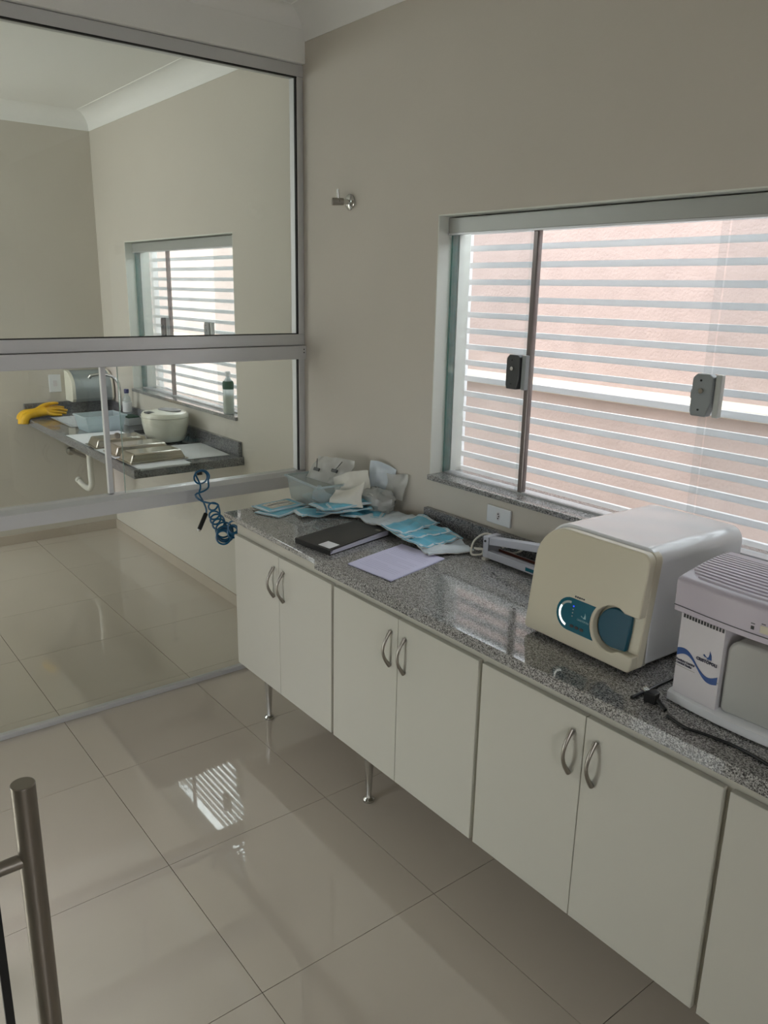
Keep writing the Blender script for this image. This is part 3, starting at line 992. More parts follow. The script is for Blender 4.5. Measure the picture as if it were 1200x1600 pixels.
def pouch(loc, rz, w, l, h, m1, label, group, seed, wave=0.008, curl=0.0, window=False, th=0.0035, tilt=(0, 0)):
    t = thing('sterilization_pouch', label, 'pouch', loc, rz, group)
    t.rotation_euler = (tilt[0], tilt[1], rz)

    rg = random.Random(int(seed * 97))
    folds = [(rg.uniform(0, 2 * PI), rg.uniform(0.05, 0.11), rg.uniform(0, 1), rg.uniform(0.5, 1.0)) for _ in range(3)]

    def tri(t):
        t = t % 1.0
        return 1 - abs(2 * t - 1)

    def f(u, v):
        x = (u - 0.5) * w; y = (v - 0.5) * l
        cr = sum(am * tri((x * math.cos(an) + y * math.sin(an)) / wl + ph) ** 1.6 for an, wl, ph, am in folds) / 2.2
        n = cr * wave + nz(x * 40, y * 40, seed + 5) * wave * 0.12
        puff = h * math.sin(PI * u) ** 0.5 * math.sin(PI * v) ** 0.5
        z = th + 0.001 + max(0, puff + n) + curl * (v - 0.5) ** 2 * 4 * (0.5 + 0.5 * math.sin(3 * u + seed))
        return (x, y, z)
    MB().sheet(f, 18, 30, th * 0.6).build('film', m1, t, smooth=True)

    def g(u, v):
        p = f(u, v)
        return (p[0] * 1.03, p[1] * 1.015, max(0.0008, p[2] - th * 0.62))
    MB().sheet(g, 18, 30, th * 0.25).build('paper_backing', 'pouch_paper', t, smooth=True)

    fr = MB()
    for (ua, ub, va, vb) in ((0.0, 1.0, 0.0, 0.05), (0.0, 1.0, 0.92, 0.98), (0.0, 0.07, 0.05, 0.92), (0.93, 1.0, 0.05, 0.92)):
        def sl(u, v):
            p = f(ua + (ub - ua) * u, va + (vb - va) * v)
            return (p[0], p[1], p[2] + 0.0005)
        fr.sheet(sl, 12 if ub - ua > 0.5 else 1, 1 if ub - ua > 0.5 else 14, 0)
    fr.build('seal_band', 'pouch_pale', t)
    if window:
        def wn(u, v):
            p = f(0.18 + 0.64 * u, 0.16 + 0.68 * v)
            return (p[0], p[1], p[2] + 0.0007)
        MB().sheet(wn, 6, 8, 0).build('clear_window', 'pouch_paper', t, smooth=True)
        for k in range(3):
            def it(u, v, k=k):
                p = f(0.26 + 0.2 * k + 0.06 * u, 0.2 + 0.6 * v)
                return (p[0], p[1], p[2] + 0.0014)
            MB().sheet(it, 1, 8, 0).build('instrument', 'chrome' if k != 1 else 'dark_grey_plastic', t, smooth=True)
    return t


gA = 'blue sterilization pouches stacked on the left corner of the worktop'
z0 = 0.9
pouch((0.455, -0.382, z0), 0.35, 0.125, 0.20, 0.004, 'pouch_blue', 'flat blue pouch at the bottom of the stack by the worktop corner', gA, 1.0, 0.003)
pouch((0.415, -0.375, z0 + 0.008), 0.10, 0.120, 0.19, 0.004, 'pouch_blue', 'blue pouch with clear window showing instruments, nearest worktop corner', gA, 2.0, 0.003, window=True)

gB = 'crumpled blue pouches heaped in front of the plastic box'
for k, (x, y, dz, rz, w, l, lab) in enumerate([
        (0.585, -0.285, 0.0, 0.9, 0.10, 0.19, 'lowest crumpled blue pouch in the heap, sticking out at left'),
        (0.655, -0.215, 0.007, 0.5, 0.11, 0.22, 'crumpled blue pouch in the middle of the heap before the box'),
        (0.615, -0.220, 0.016, 1.15, 0.11, 0.21, 'wrinkled blue pouch lying across the heap before the box'),
        (0.665, -0.185, 0.025, 0.75, 0.10, 0.20, 'topmost wrinkled blue pouch of the heap before the box'),
        (0.720, -0.165, 0.003, 0.2, 0.09, 0.17, 'blue pouch at right end of the heap below the white bag')]):
    tx = (0.0, 0.07, -0.06, 0.10, 0.02)[k]; ty = (0.03, -0.06, 0.05, -0.08, 0.06)[k]
    pouch((x, y, z0 + dz + l / 2 * abs(math.sin(tx)) + w / 2 * abs(math.sin(ty))), rz - 1.1, w, l, 0.006, 'pouch_blue', lab, gB, 3.0 + k * 1.7, 0.012, curl=0.004, tilt=(tx, ty))

gC = 'sterilization pouches fanned out along the backsplash'
for k, (x, y, dz, rz, w, l, m1, lab) in enumerate([
        (0.790, -0.115, 0.000, 0.55, 0.085, 0.20, 'pouch_pale', 'greyish white pouch at the far left of the fanned row'),
        (0.860, -0.120, 0.006, 0.60, 0.090, 0.21, 'pouch_pale', 'second greyish white pouch of the fanned row'),
        (0.930, -0.130, 0.010, 0.62, 0.095, 0.21, 'pouch_pale', 'pale pouch tucked beside the end of the backsplash'),
        (1.005, -0.140, 0.014, 0.50, 0.105, 0.22, 'pouch_blue', 'bright blue pouch on top in the middle of the fanned row'),
        (1.075, -0.150, 0.009, 0.42, 0.105, 0.22, 'pouch_blue', 'bright blue pouch overlapping the fanned row toward the sealer'),
        (1.145, -0.155, 0.005, 0.35, 0.105, 0.21, 'pouch_blue', 'blue pouch with pale edge, second from the sealer in the fanned row'),
        (1.225, -0.165, 0.000, 0.30, 0.105, 0.20, 'pouch_pale', 'flat pale blue pouch at the end of the row nearest the sealer')]):
    ty = (0.02, -0.04, 0.03, 0.05, 0.03, 0.04, 0.0)[k]
    pouch((x, y - 0.02, z0 + dz * 1.7 + w / 2 * abs(math.sin(ty))), rz - 0.50 + (0.0, 0.22, -0.12, 0.18, -0.10, 0.16, -0.12)[k], w, l * (0.92, 0.86, 0.95, 0.98, 0.9, 0.95, 0.85)[k], 0.004, m1, lab, gC, 20.0 + k * 2.3, 0.014, curl=0.008, tilt=(0, ty), th=0.005)

# plastic box with its contents
BX = thing('plastic_box', 'clear plastic storage box with rim, at back left of worktop', 'box', (0.43, -0.185, 0.9), -0.05)
bw, bd, bh = 0.135, 0.085, 0.105


def taper_box(m, w, d, h0, h1, tb):
    vs = [(-w * tb, -d * tb, h0), (w * tb, -d * tb, h0), (w * tb, d * tb, h0), (-w * tb, d * tb, h0), (-w, -d, h1), (w, -d, h1), (w, d, h1), (-w, d, h1)]
    return vs


def tray_mesh(w, d, h, tb, th):
    a = taper_box(None, w, d, 0.001, h, tb)
    b = taper_box(None, w - th, d - th, 0.001 + th, h, tb)
    fs = [(0, 3, 2, 1), (0, 1, 5, 4), (1, 2, 6, 5), (2, 3, 7, 6), (3, 0, 4, 7)]
    fi = [tuple(8 + i for i in f)[::-1] for f in fs]
    rim = [(4, 5, 13, 12), (5, 6, 14, 13), (6, 7, 15, 14), (7, 4, 12, 15)]
    return MB().add(a + b, fs + fi + rim)


tray_mesh(bw, bd, bh, 0.86, 0.002).build('tub', 'clear_plastic', BX)
rm = MB()
for (a, b, c, d) in ((-bw - 0.008, bw + 0.008, -bd - 0.008, -bd), (-bw - 0.008, bw + 0.008, bd, bd + 0.008), (-bw - 0.008, -bw, -bd, bd), (bw, bw + 0.008, -bd, bd)):
    rm.box(a, b, c, d, bh - 0.008, bh + 0.001)
rm.build('rim', 'frosted_plastic', BX, bevel=0.002)


def crumpled(name, material, w, d, h, seed, amp, parent=None, n=22, power=0.55, top=None):
    m = MB(); vs = []; fs = []
    R = 16
    for j in range(R + 1):
        ph = PI * j / R
        for i in range(n):
            a = 2 * PI * i / n
            x = math.copysign(abs(math.sin(ph) * math.cos(a)) ** power, math.cos(a)); y = math.copysign(abs(math.sin(ph) * math.sin(a)) ** power, math.sin(a))
            z = math.copysign(abs(math.cos(ph)) ** power, math.cos(ph))
            p = Vector((x * w / 2, y * d / 2, z * h / 2))
            q = Vector((x, y, z))
            k = 1 + amp * noise.noise(q * 2.1 + Vector((seed, 0, 0))) + amp * 0.6 * noise.noise(q * 5 + Vector((0, seed, 0)))
            p *= k
            p.z = max(-h / 2, p.z)
            vs.append((p.x, p.y, p.z + h / 2 + 0.001))
    for j in range(R):
        for i in range(n):
            i2 = (i + 1) % n
            fs.append((j * n + i, (j + 1) * n + i, (j + 1) * n + i2, j * n + i2))
    m.add(vs, fs)
    return m.build(name, material, parent, smooth=True)


def standing(name, w, h, seed, m1, amp=0.01, th=0.006, notch=0.0):
    """soft upright packet in local coords: width along x, standing in z, thickness in y"""
    m = MB(); vs = []; fs = []
    nu, nv = 14, 14
    for side in (0, 1):
        for j in range(nv + 1):
            for i in range(nu + 1):
                u, v = i / nu, j / nv
                x = (u - 0.5) * w + 0.006 * math.sin(5 * v + seed)
                z = v * h + 0.008 * math.sin(4 * u + seed) * v + notch * u * v
                b = th * math.sin(PI * u) * math.sin(PI * min(1, v * 1.02 + 0.02)) + 0.0012
                y = amp * nz(x * 16, z * 16, seed) * 2 + 0.3 * amp * nz(x * 50, z * 50, seed)
                vs.append((x, y + (b if side else -b), max(0.0005, z)))
    N = (nu + 1) * (nv + 1)
    q = lambda i, j: j * (nu + 1) + i
    for j in range(nv):
        for i in range(nu):
            f = (q(i, j), q(i + 1, j), q(i + 1, j + 1), q(i, j + 1))
            fs.append(f); fs.append(tuple(N + k for k in f)[::-1])
    ring = [q(i, 0) for i in range(nu + 1)] + [q(nu, j) for j in range(1, nv + 1)] + [q(i, nv) for i in range(nu - 1, -1, -1)] + [q(0, j) for j in range(nv - 1, 0, -1)]
    for a, b in zip(ring, ring[1:] + ring[:1]):
        fs.append((b, a, a + N, b + N))
    return m.add(vs, fs).build(name, m1, smooth=True)


# packets inside / on the box
pk = standing('clear_packet', 0.245, 0.115, 4.0, 'bag_plastic', 0.014, 0.008)
pk.location = (0.435, -0.165, 0.985); pk.rotation_euler = (math.radians(-30), 0, math.radians(4))
tag(pk, 'clear packet with two dark clips leaning out of the plastic box', 'packet')
for (x, z, r) in ((-0.055, 0.042, 0.75), (0.058, 0.056, -0.75)):
    c = MB().box(-0.018, 0.018, -0.016, -0.008, -0.007, 0.007).build('clip', 'dark_grey_plastic', pk, bevel=0.002)
    c.location = (x, -0.010, z)
    w_ = MB().tube([(0.0, -0.012, 0.0), (-0.02 if r > 0 else 0.028, -0.016, 0.045)], 0.0018, 6).build('wire', 'black_plastic', c)
p2 = standing('white_packet', 0.15, 0.06, 8.0, 'pouch_pale', 0.010, 0.010)
p2.location = (0.45, -0.20, 0.906); p2.rotation_euler = (math.radians(-30), 0, math.radians(-8))
tag(p2, 'pale blue packet lying inside the clear plastic box', 'packet')
p3 = standing('paper_pouch', 0.165, 0.118, 12.0, 'pouch_paper', 0.012, 0.010, notch=0.03)
p3.location = (0.612, -0.165, 0.925); p3.rotation_euler = (math.radians(-24), math.radians(-6), math.radians(24))
tag(p3, 'large white paper pouch leaning against right end of plastic box', 'pouch')
p4 = standing('paper_pouch', 0.14, 0.085, 15.0, 'pouch_paper', 0.012, 0.012, notch=0.02)
p4.location = (0.668, -0.215, 0.930); p4.rotation_euler = (math.radians(-32), math.radians(-12), math.radians(26))
tag(p4, 'smaller white paper pouch in front of the large leaning one', 'pouch')
p5 = standing('blue_packet', 0.125, 0.125, 19.0, 'pouch_pale', 0.008, 0.006)
p5.location = (0.66, -0.045, 0.965); p5.rotation_euler = (math.radians(-6), math.radians(8), math.radians(22))
tag(p5, 'pale blue packet standing upright against the wall', 'packet')
p6 = standing('clear_packet', 0.10, 0.10, 23.0, 'bag_plastic', 0.008, 0.006)
p6.location = (0.745, -0.032, 0.965); p6.rotation_euler = (math.radians(-4), math.radians(4), math.radians(8))
tag(p6, 'clear packet propped on wall right of the pale blue packet', 'packet')
bg_ = crumpled('plastic_bag', 'bag_plastic', 0.175, 0.11, 0.10, 3.3, 0.26, power=0.75)
bg_.location = (0.70, -0.085, 0.9)
tag(bg_, 'crumpled translucent white plastic bag at the wall', 'bag')
lp = []
for k in range(15):
    a = PI * 1.5 * k / 14 - 0.3
    lp.append((0.018 + 0.020 * math.cos(a), -0.042 - 0.006 * math.sin(a), 0.066 + 0.026 * math.sin(a)))
MB().tube(lp, 0.005, 8).build('handle_loop', 'bag_plastic', bg_, smooth=True)

# ------------------------------------------------------------------ coiled air hose
HS = thing('air_hose', 'blue coiled air hose with black blow gun on partition sill', 'hose', (0.2, -0.53, 0.78))
hw = []
VD = Vector((-0.88, 0.42, -0.24)).normalized()   # the way the lower coil runs
S1 = VD.cross(Vector((0, 0, 1))).normalized(); S2 = S1.cross(VD)


def ring(c, r, n, a0, a1, drift):
    out = []
    for k in range(n + 1):
        t = k / n
        a = math.radians(a0 + (a1 - a0) * t)
        out.append(Vector(c) + (S1 * math.cos(a) + S2 * math.sin(a)) * r + Vector(drift) * t)
    return out


path = [Vector((0.362, -0.43, 0.852)), Vector((0.345, -0.47, 0.835))]
random.seed(31)


def coil(c0, c1, r, turns, jit):
    """loose coil whose turns lie unevenly, from c0 to c1"""
    out = []
    c0 = Vector(c0); c1 = Vector(c1)
    js = [Vector((random.uniform(-jit, jit), random.uniform(-jit, jit), random.uniform(-jit, jit))) for _ in range(turns + 2)]
    rs = [r * random.uniform(0.82, 1.15) for _ in range(turns + 2)]
    for k in range(turns * 12 + 1):
        t = k / 12; i0 = int(t); fr = t - i0
        c = c0.lerp(c1, t / turns) + js[i0].lerp(js[i0 + 1], fr)
        rr_ = rs[i0] + (rs[i0 + 1] - rs[i0]) * fr
        a = 2 * PI * t
        out.append(c + (S1 * math.cos(a) + S2 * math.sin(a)) * rr_)
    return out


path += coil((0.30, -0.520, 0.822), (0.27, -0.520, 0.785), 0.021, 3, 0.006)
path += coil((0.262, -0.552, 0.768), (0.170, -0.512, 0.766), 0.031, 6, 0.010)
path += coil((0.165, -0.522, 0.785), (0.140, -0.536, 0.842), 0.025, 3, 0.003)
path += coil((0.135, -0.530, 0.858), (0.130, -0.535, 0.876), 0.019, 1, 0.0)
path += [Vector((0.10, -0.565, 0.886)), Vector((0.085, -0.592, 0.916)), Vector((0.078, -0.55, 0.925)), Vector((0.072, -0.523, 0.938))]
for k in range(0, 17):
    a = math.radians(-35 + k / 16 * 540)
    path.append(Vector((0.058 - 0.012 * k / 16, -0.546 + (0.036 - 0.008 * k / 16) * math.cos(a), 0.982 + (0.032 - 0.006 * k / 16) * math.sin(a))))
path += [Vector((0.064, -0.556, 0.948)), Vector((0.082, -0.572, 0.918)), Vector((0.092, -0.560, 0.885)), Vector((0.098, -0.550, 0.850)), Vector((0.10, -0.552, 0.830))]
path = [p - HS.location for p in path]
MB().tube(smooth_path(path, 3), 0.0039, 8).build('coil', 'hose_blue', HS, smooth=True)
g0 = Vector((0.10, -0.552, 0.833)) - HS.location; g1 = Vector((0.105, -0.593, 0.760)) - HS.location
gd = (g1 - g0)
MB().tube([g0, g0 + gd * 0.04, g0 + gd * 0.9, g0 + gd * 0.92], [0.007, 0.0095, 0.0095, 0.007], 14).build('blow_gun', 'black_plastic', HS, smooth=True)
MB().tube([g0 + gd * 0.9, g1], [0.0085, 0.0075], 14).build('nozzle', 'chrome', HS, smooth=True)

# ------------------------------------------------------------------ second room: sink worktop
W2T = thing('sink_worktop', 'grey granite sink worktop with backsplash in the far room', 'worktop', (XB, 0, 0.9))
ex = -0.60 - XB
sx0, sx1, sy0, sy1 = 0.20, 0.66, -0.47, -0.14
top = MB()
top.box(0.001, sx0, -0.585, -0.001, -0.03, 0).box(sx1, ex, -0.585, -0.001, -0.03, 0).box(sx0, sx1, -0.585, sy0, -0.03, 0).box(sx0, sx1, sy1, -0.001, -0.03, 0)
top.build('slab', 'granite_dark', W2T)
box('front_apron', 'granite_dark', 0.001, ex + 0.02, -0.605, -0.585, -0.045, -0.0003, W2T, bevel=0.002)
box('end_apron', 'granite_dark', ex, ex + 0.02, -0.585, -0.001, -0.045, -0.0003, W2T, bevel=0.002)
tag(box('backsplash', 'granite_dark', XB + 0.022, XB + ex, -0.022, -0.001, 0.9, 0.978, None, bevel=0.002), 'granite backsplash under the far room window', 'backsplash')
tag(box('backsplash', 'granite_dark', XB + 0.001, XB + 0.021, -0.585, -0.001, 0.9, 0.978, None, bevel=0.002), 'granite splash strip on the far wall behind the yellow glove', 'backsplash')
sk_ = MB()
a = [(sx0, sy0), (sx1, sy0), (sx1, sy1), (sx0, sy1)]
b_ = [(sx0 + 0.03, sy0 + 0.03), (sx1 - 0.03, sy0 + 0.03), (sx1 - 0.03, sy1 - 0.03), (sx0 + 0.03, sy1 - 0.03)]
rimq = [(sx0 - 0.012, sy0 - 0.012), (sx1 + 0.012, sy0 - 0.012), (sx1 + 0.012, sy1 + 0.012), (sx0 - 0.012, sy1 + 0.012)]
vs = [(p[0], p[1], 0.0015) for p in rimq] + [(p[0], p[1], 0.001) for p in a] + [(p[0], p[1], -0.12) for p in b_]
fs = [(0, 1, 5, 4), (1, 2, 6, 5), (2, 3, 7, 6), (3, 0, 4, 7), (4, 5, 9, 8), (5, 6, 10, 9), (6, 7, 11, 10), (7, 4, 8, 11), (8, 9, 10, 11)]
sink = sk_.add(vs, fs).build('sink_bowl', 'sink_steel', W2T)
MB().lathe([(0.03, 0), (0.03, 0.003), (0.01, 0.003)], ((sx0 + sx1) / 2, (sy0 + sy1) / 2, -0.119), 16).build('drain', 'chrome', sink)
for x in (0.55, 1.5):
    MB().prism([(-0.001, -0.20), (-0.001, -0.032), (-0.45, -0.032), (-0.45, -0.05), (-0.05, -0.10), (-0.03, -0.20)], 'x', x, x + 0.02).build('bracket', 'dark_grey_plastic', W2T)

TP = thing('drain_trap', 'white and chrome drain trap below the sink worktop', 'drain pipe', (-2.21, -0.30, 0.40))
MB().tube(smooth_path([(0, 0, 0.375), (0, 0, 0.30), (0, 0, 0.12), (0.0, 0, 0.06), (-0.05, 0, 0.02), (-0.12, 0, 0.015), (-0.20, 0, 0.02), (-0.26, 0, 0.03)]), 0.021, 14).build('pipe', 'pvc_white', TP, smooth=True)
MB().tube([(0, 0, 0.24), (-0.40, 0, 0.22), (-0.418, 0, 0.22)], 0.011, 12).build('supply_pipe', 'satin_steel', TP, smooth=True)
MB().lathe([(0.03, -0.418), (0.03, -0.410), (0.018, -0.402)], (0, 0, 0.22), 16, axis='x').build('wall_flange', 'satin_steel', TP, smooth=True)
MB().lathe([(0.028, 0.26), (0.028, 0.30)], (0, 0, 0), 14).build('slip_nut', 'satin_steel', TP, smooth=True)
MB().tube([(-0.255, 0, 0.03), (-0.285, 0, 0.035)], 0.024, 14).build('outlet_collar', 'pvc_white', TP, smooth=True)

FC = thing('faucet', 'chrome gooseneck faucet behind the sink in far room', 'faucet', (-2.15, -0.085, 0.9))
MB().lathe([(0.026, 0), (0.026, 0.01), (0.016, 0.03), (0.016, 0.05)], (0, 0, 0), 16).build('base', 'chrome', FC, smooth=True)
MB().tube(smooth_path([(0, 0, 0.04), (0, 0, 0.2), (-0.004, -0.012, 0.255), (-0.02, -0.05, 0.288), (-0.04, -0.11, 0.300), (-0.06, -0.17, 0.290)]), 0.010, 12).build('spout', 'chrome', FC, smooth=True)
MB().tube([(-0.058, -0.165, 0.292), (-0.062, -0.178, 0.276)], 0.012, 12).build('aerator', 'chrome', FC, smooth=True)
MB().tube([(0.01, 0.005, 0.045), (0.035, -0.02, 0.065)], 0.006, 10).build('lever', 'chrome', FC, smooth=True)


def lathe_bottle(name, loc, label, parts, group=None):
    t = thing(name, label, 'bottle', loc, 0, group)
    for (nm, m, prof) in parts:
        MB().lathe(prof, (0, 0, 0), 18).build(nm, m, t, smooth=True)
    return t


lathe_bottle('bottle', (-2.055, -0.075, 0.9), 'clear bottle with navy cap standing by the faucet', [
    ('bottle_body', 'clear_plastic', [(0.028, 0.001), (0.030, 0.01), (0.030, 0.12), (0.024, 0.15), (0.013, 0.17), (0.013, 0.185)]),
    ('bottle_label', 'white_sticker', [(0.0305, 0.06), (0.0305, 0.125)]),
    ('cap', 'cap_navy', [(0.015, 0.183), (0.016, 0.187), (0.016, 0.207), (0.013, 0.21)])])
lathe_bottle('bottle', (-0.775, 0.018, W2[2] + 0.02), 'plastic bottle with dark green label on far window sill', [
    ('bottle_body', 'frosted_plastic', [(0.028, 0.001), (0.03, 0.008), (0.03, 0.155), (0.026, 0.175), (0.012, 0.195), (0.012, 0.205)]),
    ('liquid', 'liquid_cream', [(0.026, 0.005), (0.0275, 0.01), (0.0275, 0.10)]),
    ('bottle_label', 'label_green', [(0.0306, 0.135), (0.0306, 0.168), (0.0275, 0.178)]),
    ('cap', 'white_plastic', [(0.014, 0.203), (0.014, 0.228), (0.011, 0.23)])])

# soap dish with scouring pad
BK = thing('sponge_dish', 'white dish with dark green scouring pad by the backsplash', 'dish', (-1.90, -0.115, 0.9), 0.1)
tray_mesh(0.07, 0.05, 0.05, 0.85, 0.004).build('dish', 'white_plastic', BK)
box('scouring_pad', 'green_pad', -0.055, 0.055, -0.038, 0.038, 0.035, 0.058, BK, bevel=0.006)

# clear tub
TB = thing('plastic_tub', 'frosted clear plastic tub standing beside the sink', 'tub', (-1.80, -0.345, 0.9), 0.05)
tray_mesh(0.10, 0.125, 0.098, 0.86, 0.003).build('tub', 'frosted_plastic', TB)
rm = MB()
for (a_, b2_, c_, d_) in ((-0.107, 0.107, -0.132, -0.125), (-0.107, 0.107, 0.125, 0.132), (-0.107, -0.10, -0.125, 0.125), (0.10, 0.107, -0.125, 0.125)):
    rm.box(a_, b2_, c_, d_, 0.089, 0.099)
rm.build('rim', 'frosted_plastic', TB, bevel=0.002)

# ultrasonic cleaner
UC = thing('ultrasonic_cleaner', 'cream rounded ultrasonic cleaner on the far room worktop', 'cleaner', (-1.225, -0.163, 0.9), 0.25)
UC.scale = (1.07, 1.06, 1.07)
prof = [(0.085, 0.004), (0.098, 0.012), (0.112, 0.05), (0.122, 0.10), (0.125, 0.135)]
MB().lathe(prof, (0, 0, 0), 36, 1.05, 0.98).build('case', 'cream_case', UC, smooth=True)
MB().lathe([(0.125, 0.137), (0.1245, 0.15), (0.117, 0.160), (0.10, 0.164), (0.03, 0.170)], (0, 0, 0), 36, 1.05, 0.98).build('lid', 'cream_case', UC, smooth=True)
wl = MB().lathe([(0.062, 0.160), (0.060, 0.173), (0.02, 0.1745)], (0.01, 0.025, 0), 28, 1.25, 0.8).build('lid_window', 'grey_panel', UC, smooth=True)
MB().prism([(-0.040, -0.106), (0.01, -0.112), (0.012, -0.072), (-0.04, -0.066)], 'z', 0.160, 0.1675).build('control_panel', 'dark_grey_plastic', UC, bevel=0.002)
for (fx, fy) in ((0.07, 0.04), (-0.07, 0.04), (0.04, -0.07), (-0.04, -0.07)):
    MB().lathe([(0.01, 0), (0.01, 0.006)], (fx, fy, 0), 10).build('foot', 'black_plastic', UC)
MB().tube(smooth_path([(0.10, 0.06, 0.03), (0.128, 0.055, 0.05), (0.138, 0.04, 0.012), (0.15, 0.02, 0.004), (0.11, -0.02, 0.004)]), 0.0035, 6).build('cord', 'black_plastic', UC, smooth=True)
c3 = MB().tube(smooth_path([(-1.52, -0.06, 0.9045), (-1.56, -0.14, 0.9045), (-1.62, -0.20, 0.9045), (-1.60, -0.12, 0.9045), (-1.54, -0.17, 0.9045), (-1.56, -0.22, 0.9045)]), 0.0035, 6).build('power_cable', 'black_plastic', smooth=True)
tag(c3, 'thin dark cable coiled left of the ultrasonic cleaner', 'cable')


# steel trays lying upside down
def make_tray(loc, rz, label):
    t = thing('steel_tray', label, 'tray', loc, rz, 'upturned stainless steel trays in the far room')
    w, d, h = 0.085, 0.150, 0.048
    vs = [(-w, -d, 0.001), (w, -d, 0.001), (w, d, 0.001), (-w, d, 0.001), (-w * 0.8, -d * 0.87, h), (w * 0.8, -d * 0.87, h), (w * 0.8, d * 0.87, h), (-w * 0.8, d * 0.87, h)]
    MB().add(vs, [(0, 3, 2, 1), (4, 5, 6, 7), (0, 1, 5, 4), (1, 2, 6, 5), (2, 3, 7, 6), (3, 0, 4, 7)]).build('pan', 'tray_steel', t, bevel=0.009, seg=3, smooth=True)
    r = MB()
    for (a_, b2_, c_, d_) in ((-w - 0.008, w + 0.008, -d - 0.008, -d + 0.004), (-w - 0.008, w + 0.008, d - 0.004, d + 0.008), (-w - 0.008, -w + 0.004, -d, d), (w - 0.004, w + 0.008, -d, d)):
        r.box(a_, b2_, c_, d_, 0.0, 0.004)
    r.build('flange', 'tray_steel', t, bevel=0.001)
    return t


make_tray((-0.775, -0.430, 0.9045), 0.03, 'upturned steel tray nearest the end of the far worktop')
make_tray((-1.015, -0.415, 0.9035), 0.0, 'middle upturned steel tray between the other two')
make_tray((-1.265, -0.430, 0.9025), -0.03, 'upturned steel tray nearest the frosted plastic tub')


def towel(label, c, w, l, rz, dz, drape=0.0, seed=1.0):
    def f(u, v):
        x = (u - 0.5) * w; y = (v - 0.5) * l
        z = 0.0012 + 0.0014 * (1 + nz(x * 9, y * 9, seed)) * 0.5
        return (x, y, z)
    o = MB().sheet(f, 14, 14, 0.0006).build('paper_towel', 'paper_towel', smooth=True)
    o.location = (c[0], c[1], 0.9 + dz); o.rotation_euler = (0, 0, rz)
    return tag(o, label, 'paper towel', 'paper towel sheets on the far worktop')


towel('white paper towel between the tub and the farthest tray', (-1.49, -0.43, 0), 0.42, 0.32, 0.0, 0.0, seed=1)
towel('long white paper towel under the three steel trays', (-0.895, -0.445, 0), 0.62, 0.28, 0.02, 0.0003, seed=3)
towel('white paper towel at the wall end of the far worktop', (-0.87, -0.165, 0), 0.40, 0.27, -0.06, 0.0, seed=5)


def hang(u, v):
    y = -0.585 + 0.26 * u + 0.012
    if v < 0.6:
        return (-0.68 + 0.085 * v / 0.6 + 0.0, y, 0.9042)
    t = (v - 0.6) / 0.4
    return (-0.595 + 0.019 * min(1, t * 1.5) + 0.004 * math.sin(9 * u), y, 0.9042 - 0.022 * max(0, t - 0.55))


pr = MB().sheet(hang, 18, 12, 0.0005).build('paper_towel', 'paper_towel', smooth=True)
tag(pr, 'embossed paper towel strip hanging over end of far worktop', 'paper towel', 'paper towel sheets on the far worktop')

# glove
gm = MB()


def gl_tube(pts, rs):
    gm.tube(smooth_path(pts, 4), [rs[0] + (rs[1] - rs[0]) * k / ((len(pts) - 1) * 4) for k in range((len(pts) - 1) * 4 + 1)], 10)


for (gx, gz, g0_, g1_) in ((0.0, 0.012, 0.030, 0.026), (0.028, 0.006, 0.026, 0.022), (-0.026, 0.016, 0.026, 0.022)):
    gl_tube([(gx, -0.03, gz * 0.4), (gx, 0.02, gz), (gx, 0.07, gz + 0.004)], (g0_, g1_))
for (f0_, f1_, f2_, r_) in (((-0.030, 0.07, 0.026), (-0.036, 0.13, 0.036), (-0.036, 0.185, 0.026), 0.0095),
                            ((-0.008, 0.07, 0.022), (-0.006, 0.135, 0.024), (-0.004, 0.195, 0.008), 0.0100),
                            ((0.014, 0.07, 0.014), (0.024, 0.125, 0.006), (0.030, 0.180, -0.006), 0.0095),
                            ((0.034, 0.06, 0.006), (0.052, 0.105, -0.006), (0.062, 0.145, -0.010), 0.0085)):
    gl_tube([f0_, f1_, f2_], (0.0135, r_))
gl_tube([(-0.020, 0.025, 0.030), (-0.026, 0.070, 0.056), (-0.026, 0.125, 0.064), (-0.024, 0.150, 0.060)], (0.016, 0.0095))
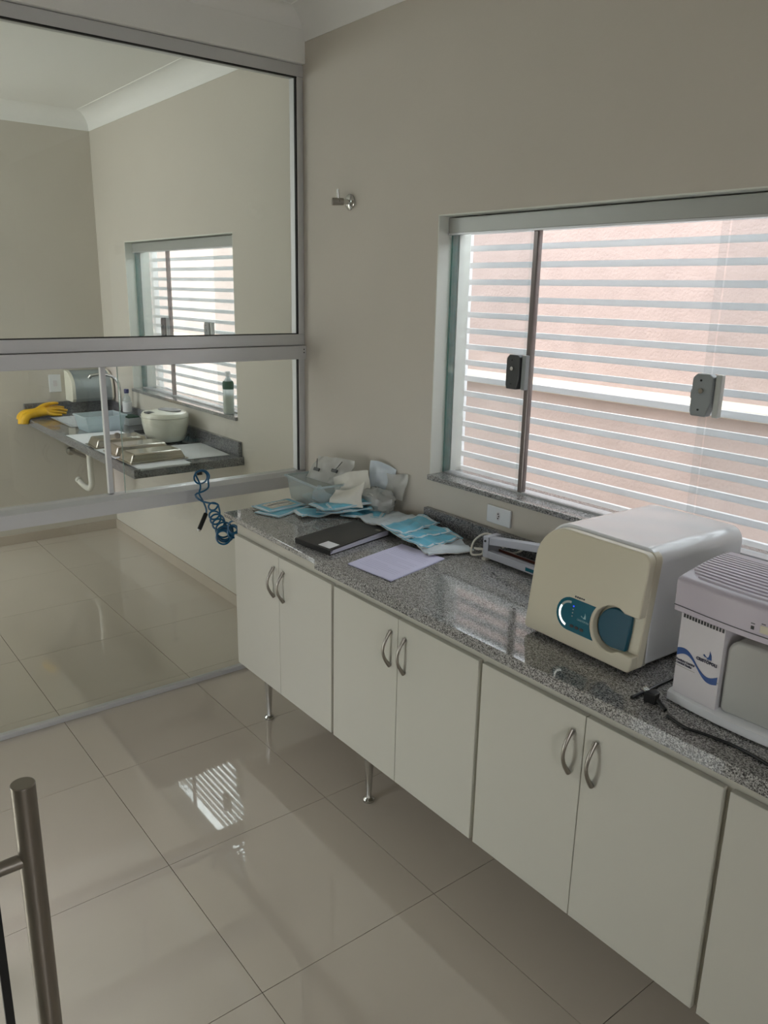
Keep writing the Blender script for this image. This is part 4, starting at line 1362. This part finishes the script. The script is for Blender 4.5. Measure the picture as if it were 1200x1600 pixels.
# cuff drooping over the worktop edge
gl_tube([(0.0, -0.01, 0.006), (0.005, -0.048, 0.0), (0.01, -0.066, -0.03), (0.014, -0.070, -0.062)], (0.032, 0.030))
gl_tube([(0.03, -0.01, 0.004), (0.038, -0.048, -0.004), (0.040, -0.066, -0.03), (0.038, -0.070, -0.055)], (0.026, 0.026))
gl_tube([(-0.03, -0.01, 0.010), (-0.03, -0.045, 0.006), (-0.03, -0.066, -0.012), (-0.03, -0.072, -0.036)], (0.026, 0.026))
glv = gm.build('rubber_glove', 'glove_yellow', smooth=True)
glv.location = (-2.47, -0.56, 0.925)
glv.scale = (1.0, 1.12, 0.95)
rmod = glv.modifiers.new('fuse', 'REMESH'); rmod.mode = 'VOXEL'; rmod.voxel_size = 0.0034; rmod.use_smooth_shade = True
sm = glv.modifiers.new('relax', 'SMOOTH'); sm.iterations = 2
tag(glv, 'yellow rubber glove draped over left front edge of the sink worktop', 'glove')

# towel dispenser and switch on the far wall
DS = thing('towel_dispenser', 'translucent rounded paper towel dispenser on far wall above sink', 'dispenser', (XB, -0.16, 0.985))


def dprof(d, h):
    pts = [(0.001, 0), (d * 0.9, 0), (d, 0.02)]
    for k in range(9):
        a = k / 8 * PI / 2
        pts.append((d - (d - 0.02) * (1 - math.cos(a)), 0.09 + (h - 0.09) * math.sin(a)))
    pts += [(0.001, h)]
    return pts


DP = dprof(0.16, 0.205)
MB().prism(DP, 'y', -0.115, 0.135).build('cover', 'frosted_plastic', DS, smooth=True)
MB().prism([(x * 1.02 + 0.0005, z * 1.02) for x, z in DP], 'y', -0.140, -0.1155).build('end_cap', 'cream_case', DS, smooth=True, bevel=0.003)
MB().prism([(x * 1.02 + 0.0005, z * 1.02) for x, z in DP], 'y', 0.1355, 0.150).build('end_cap', 'cream_case', DS, smooth=True, bevel=0.003)
MB().lathe([(0.05, -0.11), (0.05, 0.13)], (0.075, 0, 0.10), 20, axis='y').build('paper_roll', 'paper_towel', DS, smooth=True)
sp = tag(box('switch_plate', 'white_plastic', XB + 0.0005, XB + 0.008, -0.405, -0.325, 1.045, 1.165, None, bevel=0.002), 'white switch plate on far wall left of the dispenser', 'switch')
box('rocker', 'grey_white_plastic', XB + 0.008, XB + 0.011, -0.378, -0.352, 1.085, 1.125, sp, bevel=0.001)
